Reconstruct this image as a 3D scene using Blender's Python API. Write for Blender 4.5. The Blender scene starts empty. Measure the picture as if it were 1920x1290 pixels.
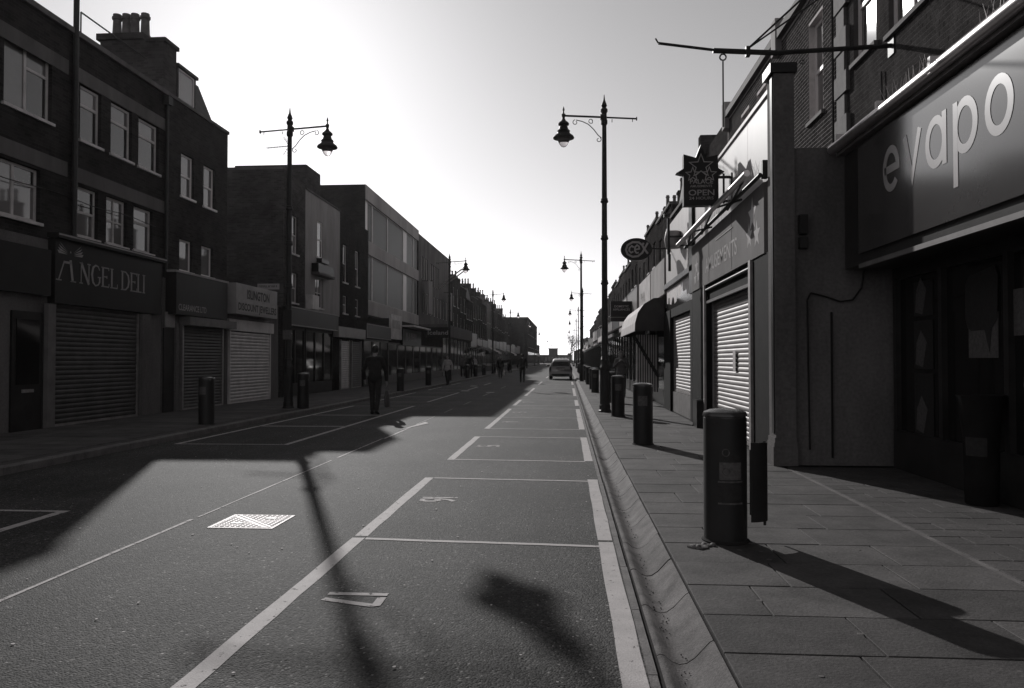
import bpy, math, random
from mathutils import Vector, Matrix
random.seed(11)
R = math.radians
S = bpy.context.scene
COL = S.collection

# ---------------------------------------------------------------- camera
HC = 1.40                       # eye height above the road
cam_d = bpy.data.cameras.new('camera')
cam = bpy.data.objects.new('camera', cam_d); COL.objects.link(cam)
cam.location = (0, 0, HC)
cam.rotation_euler = (R(90 + 1.186), 0, R(4.10))
cam_d.sensor_width = 36; cam_d.lens = 27.19
cam_d.clip_start = 0.05; cam_d.clip_end = 6000
S.camera = cam
# ---------------------------------------------------------------- sky and sun
AZ, EL = R(21.3), R(22.9)       # sun: 20.8 deg left of the street's axis (+Y)
sund = Vector((-math.sin(AZ)*math.cos(EL), math.cos(AZ)*math.cos(EL), math.sin(EL)))
w = bpy.data.worlds.new('World'); S.world = w; w.use_nodes = True
nt = w.node_tree; nt.nodes.clear()
sky = nt.nodes.new('ShaderNodeTexSky'); sky.sky_type = 'NISHITA'
sky.sun_disc = False; sky.sun_elevation = EL; sky.sun_rotation = -AZ
sky.air_density = 1.0; sky.dust_density = 0.3; sky.ozone_density = 1.0
sep = nt.nodes.new('ShaderNodeRGBToBW')                # black-and-white film
cmb = nt.nodes.new('ShaderNodeCombineColor')
m1 = nt.nodes.new('ShaderNodeMath'); m1.operation = 'MULTIPLY'; m1.inputs[1].default_value = 0.985
bg = nt.nodes.new('ShaderNodeBackground'); bg.inputs['Strength'].default_value = 0.14
wo = nt.nodes.new('ShaderNodeOutputWorld')
L = nt.links.new
L(sky.outputs[0], sep.inputs[0]); L(sep.outputs[0], cmb.inputs[0]); L(sep.outputs[0], m1.inputs[0])
L(m1.outputs[0], cmb.inputs[1]); L(sep.outputs[0], cmb.inputs[2])
L(cmb.outputs[0], bg.inputs[0]); L(bg.outputs[0], wo.inputs[0])
sl = bpy.data.lights.new('sun', 'SUN'); sl.energy = 4.4; sl.angle = R(0.53); sl.color = (1.0, 0.985, 0.97)
so = bpy.data.objects.new('sun', sl); COL.objects.link(so)
so.rotation_euler = sund.to_track_quat('Z', 'Y').to_euler(); so.location = (-30, 80, 60)
S.view_settings.view_transform = 'Standard'; S.view_settings.look = 'None'
S.view_settings.gamma = 1.0; S.view_settings.use_curve_mapping = False
S.view_settings.exposure = -0.35
S.render.engine = 'CYCLES'
S.cycles.use_denoising = True
S.cycles.max_bounces = 6; S.cycles.diffuse_bounces = 3; S.cycles.glossy_bounces = 3
S.cycles.transparent_max_bounces = 6; S.cycles.caustics_reflective = False; S.cycles.caustics_refractive = False
S.cycles.sample_clamp_indirect = 4.0

# ---------------------------------------------------------------- mesh helpers
class MB:
    def __init__(s): s.v = []; s.f = []
    def add(s, vs, fs):
        n = len(s.v); s.v += [tuple(p) for p in vs]; s.f += [tuple(i+n for i in f) for f in fs]; return s
    def quad(s, a, b, c, d): return s.add([a, b, c, d], [(0, 1, 2, 3)])
    def box(s, x0, x1, y0, y1, z0, z1):
        if x0 > x1: x0, x1 = x1, x0
        if y0 > y1: y0, y1 = y1, y0
        if z0 > z1: z0, z1 = z1, z0
        return s.add([(x0,y0,z0),(x1,y0,z0),(x1,y1,z0),(x0,y1,z0),(x0,y0,z1),(x1,y0,z1),(x1,y1,z1),(x0,y1,z1)],
                     [(0,3,2,1),(4,5,6,7),(0,1,5,4),(1,2,6,5),(2,3,7,6),(3,0,4,7)])
    def cbox(s, x0, x1, y0, y1, z0, z1, c=.008):        # box with a chamfered top
        a = [(x0,y0,z0),(x1,y0,z0),(x1,y1,z0),(x0,y1,z0)]
        b = [(x0,y0,z1-c),(x1,y0,z1-c),(x1,y1,z1-c),(x0,y1,z1-c)]
        t = [(x0+c,y0+c,z1),(x1-c,y0+c,z1),(x1-c,y1-c,z1),(x0+c,y1-c,z1)]
        f = [(3,2,1,0),(8,9,10,11)]
        for i in range(4):
            j = (i+1) % 4; f += [(i,j,4+j,4+i),(4+i,4+j,8+j,8+i)]
        return s.add(a+b+t, f)
    def tube(s, p0, p1, r0, r1=None, n=10, cap=True):
        r1 = r0 if r1 is None else r1
        p0 = Vector(p0); p1 = Vector(p1); d = (p1-p0)
        if d.length < 1e-6: return s
        q = d.to_track_quat('Z', 'Y'); vs = []
        for p, r in ((p0, r0), (p1, r1)):
            for i in range(n):
                a = 2*math.pi*i/n; vs.append(p + q @ Vector((r*math.cos(a), r*math.sin(a), 0)))
        fs = [(i, (i+1) % n, n+(i+1) % n, n+i) for i in range(n)]
        if cap: fs += [tuple(range(n-1, -1, -1)), tuple(range(n, 2*n))]
        return s.add(vs, fs)
    def path(s, pts, r, n=6):
        for a, b in zip(pts[:-1], pts[1:]): s.tube(a, b, r, r, n)
        return s
    def lathe(s, prof, c=(0,0,0), n=24, arc=None, a0=0):  # prof: (radius, z) bottom to top
        vs = []; m = n if arc is None else n+1
        for r, z in prof:
            for i in range(m):
                a = a0 + (2*math.pi*i/n if arc is None else arc*i/n)
                vs.append((c[0]+r*math.cos(a), c[1]+r*math.sin(a), c[2]+z))
        fs = []
        for k in range(len(prof)-1):
            for i in range(n):
                j = (i+1) % m; fs.append((k*m+i, k*m+j, (k+1)*m+j, (k+1)*m+i))
        if arc is None:
            if prof[0][0] > 1e-4: fs.append(tuple(range(m-1, -1, -1)))
            if prof[-1][0] > 1e-4: fs.append(tuple(range((len(prof)-1)*m, len(prof)*m)))
        return s.add(vs, fs)
    def prism(s, poly, fr, d0, d1):                     # poly 2D in frame fr=(o,u,v,n), from depth d0 to d1 along n
        o, u, v, n = [Vector(a) for a in fr]; k = len(poly)
        vs = [o+u*p[0]+v*p[1]+n*d0 for p in poly] + [o+u*p[0]+v*p[1]+n*d1 for p in poly]
        fs = [tuple(range(k-1, -1, -1)), tuple(range(k, 2*k))] + [(i, (i+1) % k, k+(i+1) % k, k+i) for i in range(k)]
        return s.add(vs, fs)
    def ribbon(s, pts, wd, fr, d0, d1, closed=False):   # flat stroke of width wd (number or list)
        o, u, v, n = [Vector(a) for a in fr]; k = len(pts)
        P = [Vector((p[0], p[1])) for p in pts]; Lf = []; Rt = []
        for i in range(k):
            a = P[i-1] if (i > 0 or closed) else None
            b = P[(i+1) % k] if (i < k-1 or closed) else None
            d1_ = (P[i]-a).normalized() if a is not None else None
            d2_ = (b-P[i]).normalized() if b is not None else None
            if d1_ is None: t = d2_; sc = 1
            elif d2_ is None: t = d1_; sc = 1
            else:
                t = (d1_+d2_)
                t = t.normalized() if t.length > 1e-4 else d1_
                sc = 1/max(.45, math.sqrt(max(0, (1+d1_.dot(d2_))/2)))
            nn = Vector((-t.y, t.x)); wi = (wd[i] if isinstance(wd, (list, tuple)) else wd)/2*sc
            Lf.append(P[i]+nn*wi); Rt.append(P[i]-nn*wi)
        m = k if closed else k-1
        for i in range(m):
            j = (i+1) % k
            s.prism([Rt[i], Rt[j], Lf[j], Lf[i]], fr, d0, d1)
        return s
    def capsule(s, p0, p1, r0, r1, n=12, m=4):
        p0 = Vector(p0); p1 = Vector(p1); d = p1-p0; q = d.to_track_quat('Z', 'Y') if d.length > 1e-6 else Matrix.Identity(3).to_quaternion()
        Ln = d.length; prof = [(r0*math.cos(a), r0*math.sin(a)) for a in [-math.pi/2+math.pi/2*i/m for i in range(m+1)]]
        prof += [(r1*math.cos(a), Ln+r1*math.sin(a)) for a in [math.pi/2*i/m for i in range(m+1)]]
        prof[0] = (0.0005, prof[0][1]); prof[-1] = (0.0005, prof[-1][1])
        t = MB().lathe(prof, n=n); return s.add([p0+q @ Vector(v) for v in t.v], t.f)
    def ell(s, c, rx, ry, rz, n=16, m=10, rot=None):
        prof = [(max(.0005, math.cos(a)), math.sin(a)) for a in [-math.pi/2+math.pi*i/m for i in range(m+1)]]
        t = MB().lathe(prof, n=n); c = Vector(c); vs = []
        for v in t.v:
            p = Vector((v[0]*rx, v[1]*ry, v[2]*rz))
            if rot is not None: p = rot @ p
            vs.append(c+p)
        return s.add(vs, t.f)
    def mesh(s, name, off=(0,0,0), smooth=False, ang=None):
        me = bpy.data.meshes.new(name); o = Vector(off)
        me.from_pydata([Vector(p)-o for p in s.v], [], s.f); me.update()
        if smooth: me.polygons.foreach_set('use_smooth', [True]*len(me.polygons))
        if smooth and ang:
            try: me.set_sharp_from_angle(angle=ang)
            except Exception: pass
        return me

def Wp(o):
    p = Vector((0,0,0))
    while o is not None: p += o.location; o = o.parent
    return p
def put(name, me, mat, parent=None, loc=None):          # link a mesh object; loc in world space
    o = bpy.data.objects.new(name, me); COL.objects.link(o)
    if mat is not None and not me.materials: me.materials.append(mat)
    if parent is not None: o.parent = parent
    if loc is not None: o.location = Vector(loc) - (Wp(parent) if parent else Vector((0,0,0)))
    return o
def build(mb, name, mat, parent=None, smooth=False, ang=R(35)):
    off = Wp(parent) if parent is not None else Vector((0,0,0))
    return put(name, mb.mesh(name, off, smooth, ang), mat, parent)
def tag(o, label=None, cat=None, group=None, kind=None):
    if label: o['label'] = label
    if cat: o['category'] = cat
    if group: o['group'] = group
    if kind: o['kind'] = kind
    return o
def thing(name, label, cat, loc=(0,0,0), group=None):
    o = bpy.data.objects.new(name, None); COL.objects.link(o); o.location = loc; o.empty_display_size = .3
    return tag(o, label, cat, group)
def copy_tree(o, parent=None):
    c = o.copy(); COL.objects.link(c); c.parent = parent
    for ch in list(o.children): copy_tree(ch, c)
    return c
def place(proto, used, loc, rz=0, label=None, group=None):
    o = proto if not used else copy_tree(proto)
    used.append(1); o.location = loc; o.rotation_euler = (0, 0, rz)
    if label: o['label'] = label
    if group: o['group'] = group
    return o

# frames: L facade faces +X (reads along +Y), R facade faces -X (reads along -Y), F faces the camera (-Y), G lies on the ground
def frL(x, y, z): return ((x, y, z), (0,1,0), (0,0,1), (1,0,0))
def frR(x, y, z): return ((x, y, z), (0,-1,0), (0,0,1), (-1,0,0))
def frF(x, y, z): return ((x, y, z), (1,0,0), (0,0,1), (0,-1,0))
def frside(side, x, y, z): return frL(x, y, z) if side == 'L' else frR(x, y, z)
def text_into(mb, s, size, fr, d0, d1, wid=None, shear=0, bold=0.0, align='LEFT', space=1.0):
    cu = bpy.data.curves.new('t', 'FONT'); cu.body = s; cu.size = 1.0; cu.shear = shear; cu.offset = bold; cu.align_x = align
    cu.resolution_u = 3; cu.space_character = space
    ob = bpy.data.objects.new('t', cu); COL.objects.link(ob)
    dg = bpy.context.evaluated_depsgraph_get(); dg.update()
    me = bpy.data.meshes.new_from_object(ob.evaluated_get(dg))
    bpy.data.objects.remove(ob); bpy.data.curves.remove(cu)
    o, u, v, n = [Vector(a) for a in fr]
    xs = [p.co.x for p in me.vertices]; W0 = (max(xs)-min(xs)) if xs else 1
    sx = size if wid is None else wid/W0
    vs = [o+u*(p.co.x*sx)+v*(p.co.y*size)+n*d1 for p in me.vertices]
    mb.add(vs, [tuple(p.vertices) for p in me.polygons]); bpy.data.meshes.remove(me)
    return mb

# ---------------------------------------------------------------- materials (black-and-white film: greys with a faint warm tone)
def mat(name, base, rough=.7, var=.25, scale=3.0, bump=.0, bscale=60, metal=0, spec=.1, rnd=0.0, tint=(1.04,.985,.985), fine=.0, streak=0, coat=0):
    m = bpy.data.materials.new(name); m.use_nodes = True; t = m.node_tree; N = t.nodes; lk = t.links.new
    b = N['Principled BSDF']; b.inputs['Roughness'].default_value = rough; b.inputs['Metallic'].default_value = metal
    b.inputs['Specular IOR Level'].default_value = spec
    if coat: b.inputs['Coat Weight'].default_value = coat; b.inputs['Coat Roughness'].default_value = .06
    tc = N.new('ShaderNodeNewGeometry'); mp = N.new('ShaderNodeMapping'); lk(tc.outputs['Position'], mp.inputs[0])
    if streak: mp.inputs['Scale'].default_value = (1, 1, streak)
    n1 = N.new('ShaderNodeTexNoise'); n1.inputs['Scale'].default_value = scale; n1.inputs['Detail'].default_value = 6; n1.inputs['Roughness'].default_value = .62
    lk(mp.outputs[0], n1.inputs['Vector'])
    mr = N.new('ShaderNodeMapRange'); mr.inputs[1].default_value = .3; mr.inputs[2].default_value = .7
    mr.inputs[3].default_value = 1-var; mr.inputs[4].default_value = 1+var; lk(n1.outputs[0], mr.inputs[0]); val = mr.outputs[0]
    def mul(a, bb):
        x = N.new('ShaderNodeMath'); x.operation = 'MULTIPLY'; lk(a, x.inputs[0])
        if isinstance(bb, float): x.inputs[1].default_value = bb
        else: lk(bb, x.inputs[1])
        return x.outputs[0]
    if fine:
        n2 = N.new('ShaderNodeTexNoise'); n2.inputs['Scale'].default_value = scale*22; n2.inputs['Detail'].default_value = 3
        lk(tc.outputs['Position'], n2.inputs['Vector'])
        m2 = N.new('ShaderNodeMapRange'); m2.inputs[1].default_value = .3; m2.inputs[2].default_value = .7; m2.inputs[3].default_value = 1-fine; m2.inputs[4].default_value = 1+fine
        lk(n2.outputs[0], m2.inputs[0]); val = mul(val, m2.outputs[0])
    if rnd:
        oi = N.new('ShaderNodeObjectInfo'); m3 = N.new('ShaderNodeMapRange'); m3.inputs[3].default_value = 1-rnd; m3.inputs[4].default_value = 1+rnd
        lk(oi.outputs['Random'], m3.inputs[0]); val = mul(val, m3.outputs[0])
    vm = N.new('ShaderNodeVectorMath'); vm.operation = 'SCALE'; vm.inputs[0].default_value = [base*c for c in tint]; lk(val, vm.inputs['Scale'])
    lk(vm.outputs[0], b.inputs['Base Color'])
    if bump:
        n3 = N.new('ShaderNodeTexNoise'); n3.inputs['Scale'].default_value = bscale; n3.inputs['Detail'].default_value = 4; lk(tc.outputs['Position'], n3.inputs['Vector'])
        bp = N.new('ShaderNodeBump'); bp.inputs['Strength'].default_value = bump; bp.inputs['Distance'].default_value = .01
        lk(n3.outputs[0], bp.inputs['Height']); lk(bp.outputs[0], b.inputs['Normal'])
    return m
def brick_mat(name, base, mortar, plane='YZ'):
    m = mat(name, base, .9, .3, 1.2, spec=.0); t = m.node_tree; N = t.nodes; lk = t.links.new; b = N['Principled BSDF']
    old = b.inputs['Base Color'].links[0].from_socket
    g = N.new('ShaderNodeNewGeometry'); sx = N.new('ShaderNodeSeparateXYZ'); cx = N.new('ShaderNodeCombineXYZ'); lk(g.outputs['Position'], sx.inputs[0])
    add = N.new('ShaderNodeMath'); add.operation = 'ADD'; lk(sx.outputs['X'], add.inputs[0]); lk(sx.outputs['Y'], add.inputs[1])
    lk(add.outputs[0], cx.inputs['X']); lk(sx.outputs['Z'], cx.inputs['Y'])
    br = N.new('ShaderNodeTexBrick'); br.inputs['Scale'].default_value = 1; br.inputs['Brick Width'].default_value = .225; br.inputs['Row Height'].default_value = .075
    br.inputs['Mortar Size'].default_value = .006; br.inputs['Mortar Smooth'].default_value = .1
    for i, c in ((1, .75), (2, 1.2), (3, mortar/base)): br.inputs[i].default_value = (c, c, c, 1)
    lk(cx.outputs[0], br.inputs['Vector'])
    mx = N.new('ShaderNodeMix'); mx.data_type = 'RGBA'; mx.blend_type = 'MULTIPLY'; mx.inputs[0].default_value = 1
    lk(old, mx.inputs[6]); lk(br.outputs['Color'], mx.inputs[7]); lk(mx.outputs[2], b.inputs['Base Color'])
    bp = N.new('ShaderNodeBump'); bp.inputs['Strength'].default_value = .4; bp.inputs['Distance'].default_value = .008; bp.invert = True
    lk(br.outputs['Fac'], bp.inputs['Height']); lk(bp.outputs[0], b.inputs['Normal'])
    return m
def asphalt_mat():
    m = bpy.data.materials.new('asphalt'); m.use_nodes = True; t = m.node_tree; N = t.nodes; lk = t.links.new
    b = N['Principled BSDF']; b.inputs['Roughness'].default_value = .8; b.inputs['Specular IOR Level'].default_value = .16
    g = N.new('ShaderNodeNewGeometry')
    def noise(sc, det, a, c, lo=.3, hi=.7, src=None):
        n = N.new('ShaderNodeTexNoise'); n.inputs['Scale'].default_value = sc; n.inputs['Detail'].default_value = det; lk(src or g.outputs['Position'], n.inputs['Vector'])
        r = N.new('ShaderNodeMapRange'); r.inputs[1].default_value = lo; r.inputs[2].default_value = hi; r.inputs[3].default_value = a; r.inputs[4].default_value = c
        lk(n.outputs[0], r.inputs[0]); return r.outputs[0]
    def mul(a, c):
        x = N.new('ShaderNodeMath'); x.operation = 'MULTIPLY'; lk(a, x.inputs[0]); lk(c, x.inputs[1]); return x.outputs[0]
    mp = N.new('ShaderNodeMapping'); mp.inputs['Scale'].default_value = (1, .12, 1); lk(g.outputs['Position'], mp.inputs[0])
    v = mul(noise(.7, 5, .66, 1.3), noise(2.6, 4, .78, 1.2, src=mp.outputs[0]))      # patches, wheel-track streaks
    v = mul(mul(v, noise(9, 4, .85, 1.15)), noise(34, 3, .55, 1.4))
    vo = N.new('ShaderNodeTexVoronoi'); vo.inputs['Scale'].default_value = 95; lk(g.outputs['Position'], vo.inputs['Vector'])
    sp = N.new('ShaderNodeSeparateColor'); lk(vo.outputs['Color'], sp.inputs[0])
    r = N.new('ShaderNodeMapRange'); r.inputs[3].default_value = .25; r.inputs[4].default_value = 1.85; lk(sp.outputs[0], r.inputs[0])
    v = mul(v, r.outputs[0])
    r2 = N.new('ShaderNodeMapRange'); r2.inputs[1].default_value = .968; r2.inputs[2].default_value = .985; r2.inputs[3].default_value = 1; r2.inputs[4].default_value = 4.5
    lk(sp.outputs[1], r2.inputs[0]); v = mul(v, r2.outputs[0])                           # pale chippings
    s = N.new('ShaderNodeVectorMath'); s.operation = 'SCALE'; s.inputs[0].default_value = (.042, .0405, .040); lk(v, s.inputs['Scale']); lk(s.outputs[0], b.inputs['Base Color'])
    bp = N.new('ShaderNodeBump'); bp.inputs['Strength'].default_value = .75; bp.inputs['Distance'].default_value = .006; bp.invert = True
    lk(vo.outputs['Distance'], bp.inputs['Height'])
    n4 = N.new('ShaderNodeTexNoise'); n4.inputs['Scale'].default_value = 30; n4.inputs['Detail'].default_value = 5; lk(g.outputs['Position'], n4.inputs['Vector'])
    bp2 = N.new('ShaderNodeBump'); bp2.inputs['Strength'].default_value = .12; bp2.inputs['Distance'].default_value = .01
    lk(n4.outputs[0], bp2.inputs['Height']); lk(bp.outputs[0], bp2.inputs['Normal']); lk(bp2.outputs[0], b.inputs['Normal'])
    return m
def paint_mat(name, base, wear=.52):                     # road paint with worn holes showing the road
    m = mat(name, base, .75, .12, 6, fine=.12, bump=.3, bscale=90); t = m.node_tree; N = t.nodes; lk = t.links.new
    b = N['Principled BSDF']; out = N['Material Output']
    g = N.new('ShaderNodeNewGeometry'); n = N.new('ShaderNodeTexNoise'); n.inputs['Scale'].default_value = 16; n.inputs['Detail'].default_value = 8; n.inputs['Roughness'].default_value = .7
    lk(g.outputs['Position'], n.inputs['Vector'])
    r = N.new('ShaderNodeMapRange'); r.inputs[1].default_value = wear; r.inputs[2].default_value = wear+.06; r.inputs[3].default_value = 1; r.inputs[4].default_value = 0
    lk(n.outputs[0], r.inputs[0])
    tr = N.new('ShaderNodeBsdfTransparent'); ms = N.new('ShaderNodeMixShader'); lk(r.outputs[0], ms.inputs[0]); lk(tr.outputs[0], ms.inputs[1]); lk(b.outputs[0], ms.inputs[2])
    lk(ms.outputs[0], out.inputs[0]); return m
def glass_mat(name, base=.02, rough=.03, ior=1.9):
    m = mat(name, base, rough, .15, .8, spec=.5); m.node_tree.nodes['Principled BSDF'].inputs['IOR'].default_value = ior; return m

M = {}
M['asphalt'] = asphalt_mat()
M['paint'] = paint_mat('road_paint', .46, .60); M['paint_worn'] = paint_mat('worn_road_paint', .44, .57)
M['slab'] = mat('paving_slab', .078, .8, .34, 2.6, .35, 70, rnd=.2, fine=.18, spec=.15)
M['block'] = mat('forecourt_block', .078, .8, .2, 2.5, .6, 120, rnd=.16, fine=.25, spec=.15)
M['joint'] = mat('joint_dirt', .03, .95, .3, 8)
M['channel'] = mat('channel_concrete', .13, .8, .4, 4.5, .4, 90, rnd=.1, fine=.25, spec=.06)
M['edging'] = mat('edging_concrete', .15, .7, .3, 5, .4, 90, fine=.2)
M['ground'] = mat('far_ground', .07, .9, .3, .4)
M['iron'] = mat('cast_iron_black', .022, .55, .3, 6, .15, 50, spec=.3)
M['bollard'] = mat('bollard_black', .018, .5, .25, 5, .05, 60, spec=.3)
M['bollard_lid'] = mat('bollard_lid', .05, .25, .25, 9, spec=.5)
M['sticker'] = mat('faded_sticker', .10, .6, .35, 30); M['sticker_dark'] = mat('sticker_print', .035, .6, .2, 30)
M['cover'] = mat('manhole_metal', .5, .55, .3, 14, .6, 160, metal=.2)
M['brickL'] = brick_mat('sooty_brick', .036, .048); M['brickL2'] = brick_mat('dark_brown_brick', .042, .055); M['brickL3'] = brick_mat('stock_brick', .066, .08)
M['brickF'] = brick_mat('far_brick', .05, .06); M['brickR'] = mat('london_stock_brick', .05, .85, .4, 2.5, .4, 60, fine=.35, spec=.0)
M['mortar'] = mat('pale_mortar', .5, .9, .2, 5); M['mortar_dark'] = mat('grey_mortar', .085, .9, .2, 5)
M['brickR2'] = mat('red_brown_brick', .055, .85, .4, 2.5, .4, 60, fine=.35, spec=.0)
M['concrete'] = mat('concrete_band', .11, .9, .3, 1.5, .2, 40, streak=.25)
M['render_pale'] = mat('pale_render', .26, .8, .25, 1.2, .15, 50, streak=.3)
M['render_grey'] = mat('grey_render', .13, .85, .38, 1.1, .2, 40, streak=.35, fine=.15, spec=.05)
M['stone'] = mat('quoin_stone', .12, .8, .3, 3, .3, 40)
M['white'] = mat('white_paint', .72, .45, .12, 2, streak=.3); M['offwhite'] = mat('aged_white_paint', .5, .5, .22, 2.5)
M['panel'] = mat('white_panel', .44, .5, .16, .8, streak=.2, spec=.2)
M['wood_dark'] = mat('dark_gloss_paint', .03, .3, .3, 3); M['wood_mid'] = mat('grey_paint', .14, .5, .25, 3)
M['black'] = mat('black_tile', .016, .8, .3, 4, spec=.04); M['inside'] = mat('dark_interior', .03, .9, .3, 2)
M['glass'] = glass_mat('window_glass', .13); M['dimglass'] = mat('dim_glass', .02, .4, .2, .5, spec=.08); M['band'] = mat('pale_band', .36, .8, .25, .8, streak=.3); M['glass_b'] = glass_mat('curtained_glass', .2); M['glass_c'] = glass_mat('dark_room_glass', .04); M['sign_amuse'] = mat('amusement_sign', .15, .8, .22, 1.4, spec=.06); M['shopglass'] = glass_mat('shop_glass', .014, .06, 1.28); M['brightglass'] = glass_mat('clear_sunny_glass', .10, .045)
M['blind'] = mat('pale_blind', .45, .7, .12, 3)
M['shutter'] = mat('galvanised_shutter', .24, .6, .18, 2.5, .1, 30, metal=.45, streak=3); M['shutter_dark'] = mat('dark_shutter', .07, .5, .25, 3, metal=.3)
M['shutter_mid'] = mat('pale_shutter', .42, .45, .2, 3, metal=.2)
M['metal'] = mat('bright_metal', .62, .28, .15, 6, metal=.9); M['metal_dull'] = mat('dull_metal', .3, .45, .25, 6, metal=.6)
M['sign_grey'] = mat('sign_grey', .055, .13, .12, 1.5, spec=.8); M['sign_dark'] = mat('sign_dark', .022, .35, .2, 2)
M['sign_mid'] = mat('sign_panel_mid', .27, .4, .2, 1.6); M['letter'] = mat('sign_letter_pale', .36, .2, .1, 3, spec=.7); M['letter_dim'] = mat('sign_letter_dull', .30, .5, .15, 3)
M['letter_dark'] = mat('sign_letter_dark', .05, .5, .15, 3)
M['star_print'] = mat('pale_star_print', .34, .4, .1, 3)
M['roof'] = mat('slate_roof', .06, .6, .3, 3, .3, 20); M['clay'] = mat('clay_pot', .12, .8, .3, 6)
M['canvas'] = mat('pale_canvas', .55, .8, .15, 3); M['canvas_dark_and_shade'] = mat('dark_and_shaded_canvas', .06, .85, .2, 3)  # dark one: dark awnings and stripes, and painted shade on the canopy ends
M['skin'] = mat('skin', .28, .55, .1, 8); M['coat_dark'] = mat('dark_wool', .025, .9, .3, 12); M['coat_mid'] = mat('grey_cloth', .12, .9, .3, 12)
M['coat_pale'] = mat('pale_cloth', .38, .9, .2, 10); M['trouser'] = mat('dark_denim', .035, .9, .3, 14); M['hair'] = mat('dark_hair', .02, .55, .3, 30); M['shoe'] = mat('black_shoe', .02, .4, .2, 12)
M['bag'] = mat('carrier_bag', .09, .4, .25, 9); M['bag_pale'] = mat('white_carrier_bag', .6, .4, .15, 9)
M['car'] = mat('silver_car_paint', .17, .32, .05, 2, metal=.35, coat=.8, spec=.5); M['rubber'] = mat('tyre_rubber', .02, .8, .2, 10); M['plastic'] = mat('black_plastic', .025, .5, .1, 10)
M['tail'] = mat('tail_lamp', .06, .2, .1, 8); M['plate'] = mat('number_plate', .3, .4, .1, 8)
M['bark'] = mat('bare_bark', .05, .9, .3, 6); M['paper'] = mat('paper_notice', .5, .7, .1, 10); M['litter'] = mat('pale_litter', .6, .8, .2, 10)

ORD = ['first','second','third','fourth','fifth','sixth','seventh','eighth','ninth','tenth','eleventh','twelfth','thirteenth','fourteenth','fifteenth','sixteenth','seventeenth','eighteenth','nineteenth']
# ================================================================ ground, road, pavements
KR = .69; KL = -6.85; PZ = .08; LZ = .10; FR = 2.75; FL = -10.0; END = 330.0
g = MB(); g.quad((-2500,-600,-.06),(2500,-600,-.06),(2500,3500,-.06),(-2500,3500,-.06))
tag(build(g, 'ground', M['ground']), kind='structure')
road = MB()
ys = [-14 + 2*i for i in range(40)] + [70, 90, 120, 160, 220, END]
xs = [KL, -5.5, -4.3, -3.25, -2, -.8, .40]
def crown(x): return .0 - .004*((x+3.2)/3.6)**2
n = len(xs)
road.v = [(x, y, crown(x)) for y in ys for x in xs]
road.f = [(j*n+i, j*n+i+1, (j+1)*n+i+1, (j+1)*n+i) for j in range(len(ys)-1) for i in range(n-1)]
road_o = tag(build(road, 'road', M['asphalt'], smooth=True), kind='structure')
# painted market bays ------------------------------------------------
def line_y(mb, x, wd, y0, y1, z=.0):                  # a strip along the street with slightly wavering edges
    k = max(1, int((y1-y0)/.35)); a = []
    for i in range(k+1):
        y = y0+(y1-y0)*i/k; e = random.uniform(-.004, .004); f = random.uniform(-.004, .004)
        a += [(x-wd/2+e, y, z+crown(x)+.0022), (x+wd/2+f, y, z+crown(x)+.0022)]
    mb.add(a, [(2*i, 2*i+1, 2*i+3, 2*i+2) for i in range(k)])
def line_x(mb, y, wd, x0, x1, y1=None, z=.0005):
    y1 = y if y1 is None else y1; k = 8; a = []
    for i in range(k+1):
        x = x0+(x1-x0)*i/k; yy = y+(y1-y)*i/k; e = random.uniform(-.004, .004)
        a += [(x, yy-wd/2+e, z+crown(x)+.0026), (x, yy+wd/2+e, z+crown(x)+.0026)]
    mb.add(a, [(2*i, 2*i+2, 2*i+3, 2*i+1) for i in range(k)])
DIG = {'1': [[(.12,.0),(.12,1)]], '7': [[(0,.94),(.38,.94),(.42,.86),(.14,0)]],
       '6': [[(.40,.96),(.16,.80),(.04,.5),(.03,.26),(.12,.06),(.30,.04),(.42,.2),(.40,.42),(.27,.52),(.06,.40)]],
       '5': [[(.40,.95),(.08,.95),(.06,.55),(.26,.6),(.40,.45),(.40,.2),(.26,.04),(.04,.1)]],
       '4': [[(.30,0),(.30,1),(.0,.3),(.44,.3)]], '3': [[(.04,.92),(.25,.97),(.38,.82),(.34,.6),(.18,.53),(.38,.42),(.42,.2),(.25,.04),(.03,.1)]],
       '2': [[(.04,.8),(.16,.95),(.34,.9),(.40,.7),(.04,.05),(.44,.05)]]}
def digits(mb, s, x, y, hgt, z=.002):                   # tops towards the kerb (+X), reading towards the camera (-Y)
    fr = ((x, y, z), (0,-1,0), (1,0,0), (0,0,1)); off = 0
    for ch in s:
        for st in DIG[ch]:
            P = [((off+a)*hgt, b*hgt) for a, b in st]
            mb.ribbon(P, .052, fr, -.001, 0)
        off += .27 if ch == '1' else .56
bays = [(1.9,6.02,'17'),(6.08,9.15,'16'),(10.8,14.1,'15'),(15.7,18.9,'14'),(18.95,22.2,'13'),(23.8,27.2,'12'),(30.2,33.4,None),(33.45,38.5,None),(44,50,None),(60,66,None)]
for a, b, s in bays:
    mb = MB()
    line_y(mb, -1.64, .105, a, b); line_y(mb, .29, .115, a, b)
    line_x(mb, b-.03, .06, -1.58, .24, b-.14)
    if s not in ('17','16','13'): line_x(mb, a+.03, .06, -1.58, .24, a-.06)
    build(mb, 'bay_marking', M['paint'], road_o)
    if s:
        mb = MB(); digits(mb, s, -1.43 if s == '17' else -1.47, (4.62 if s == '17' else (a+b)/2+.25), .36)
        build(mb, 'bay_number', M['paint_worn'], road_o)
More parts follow.
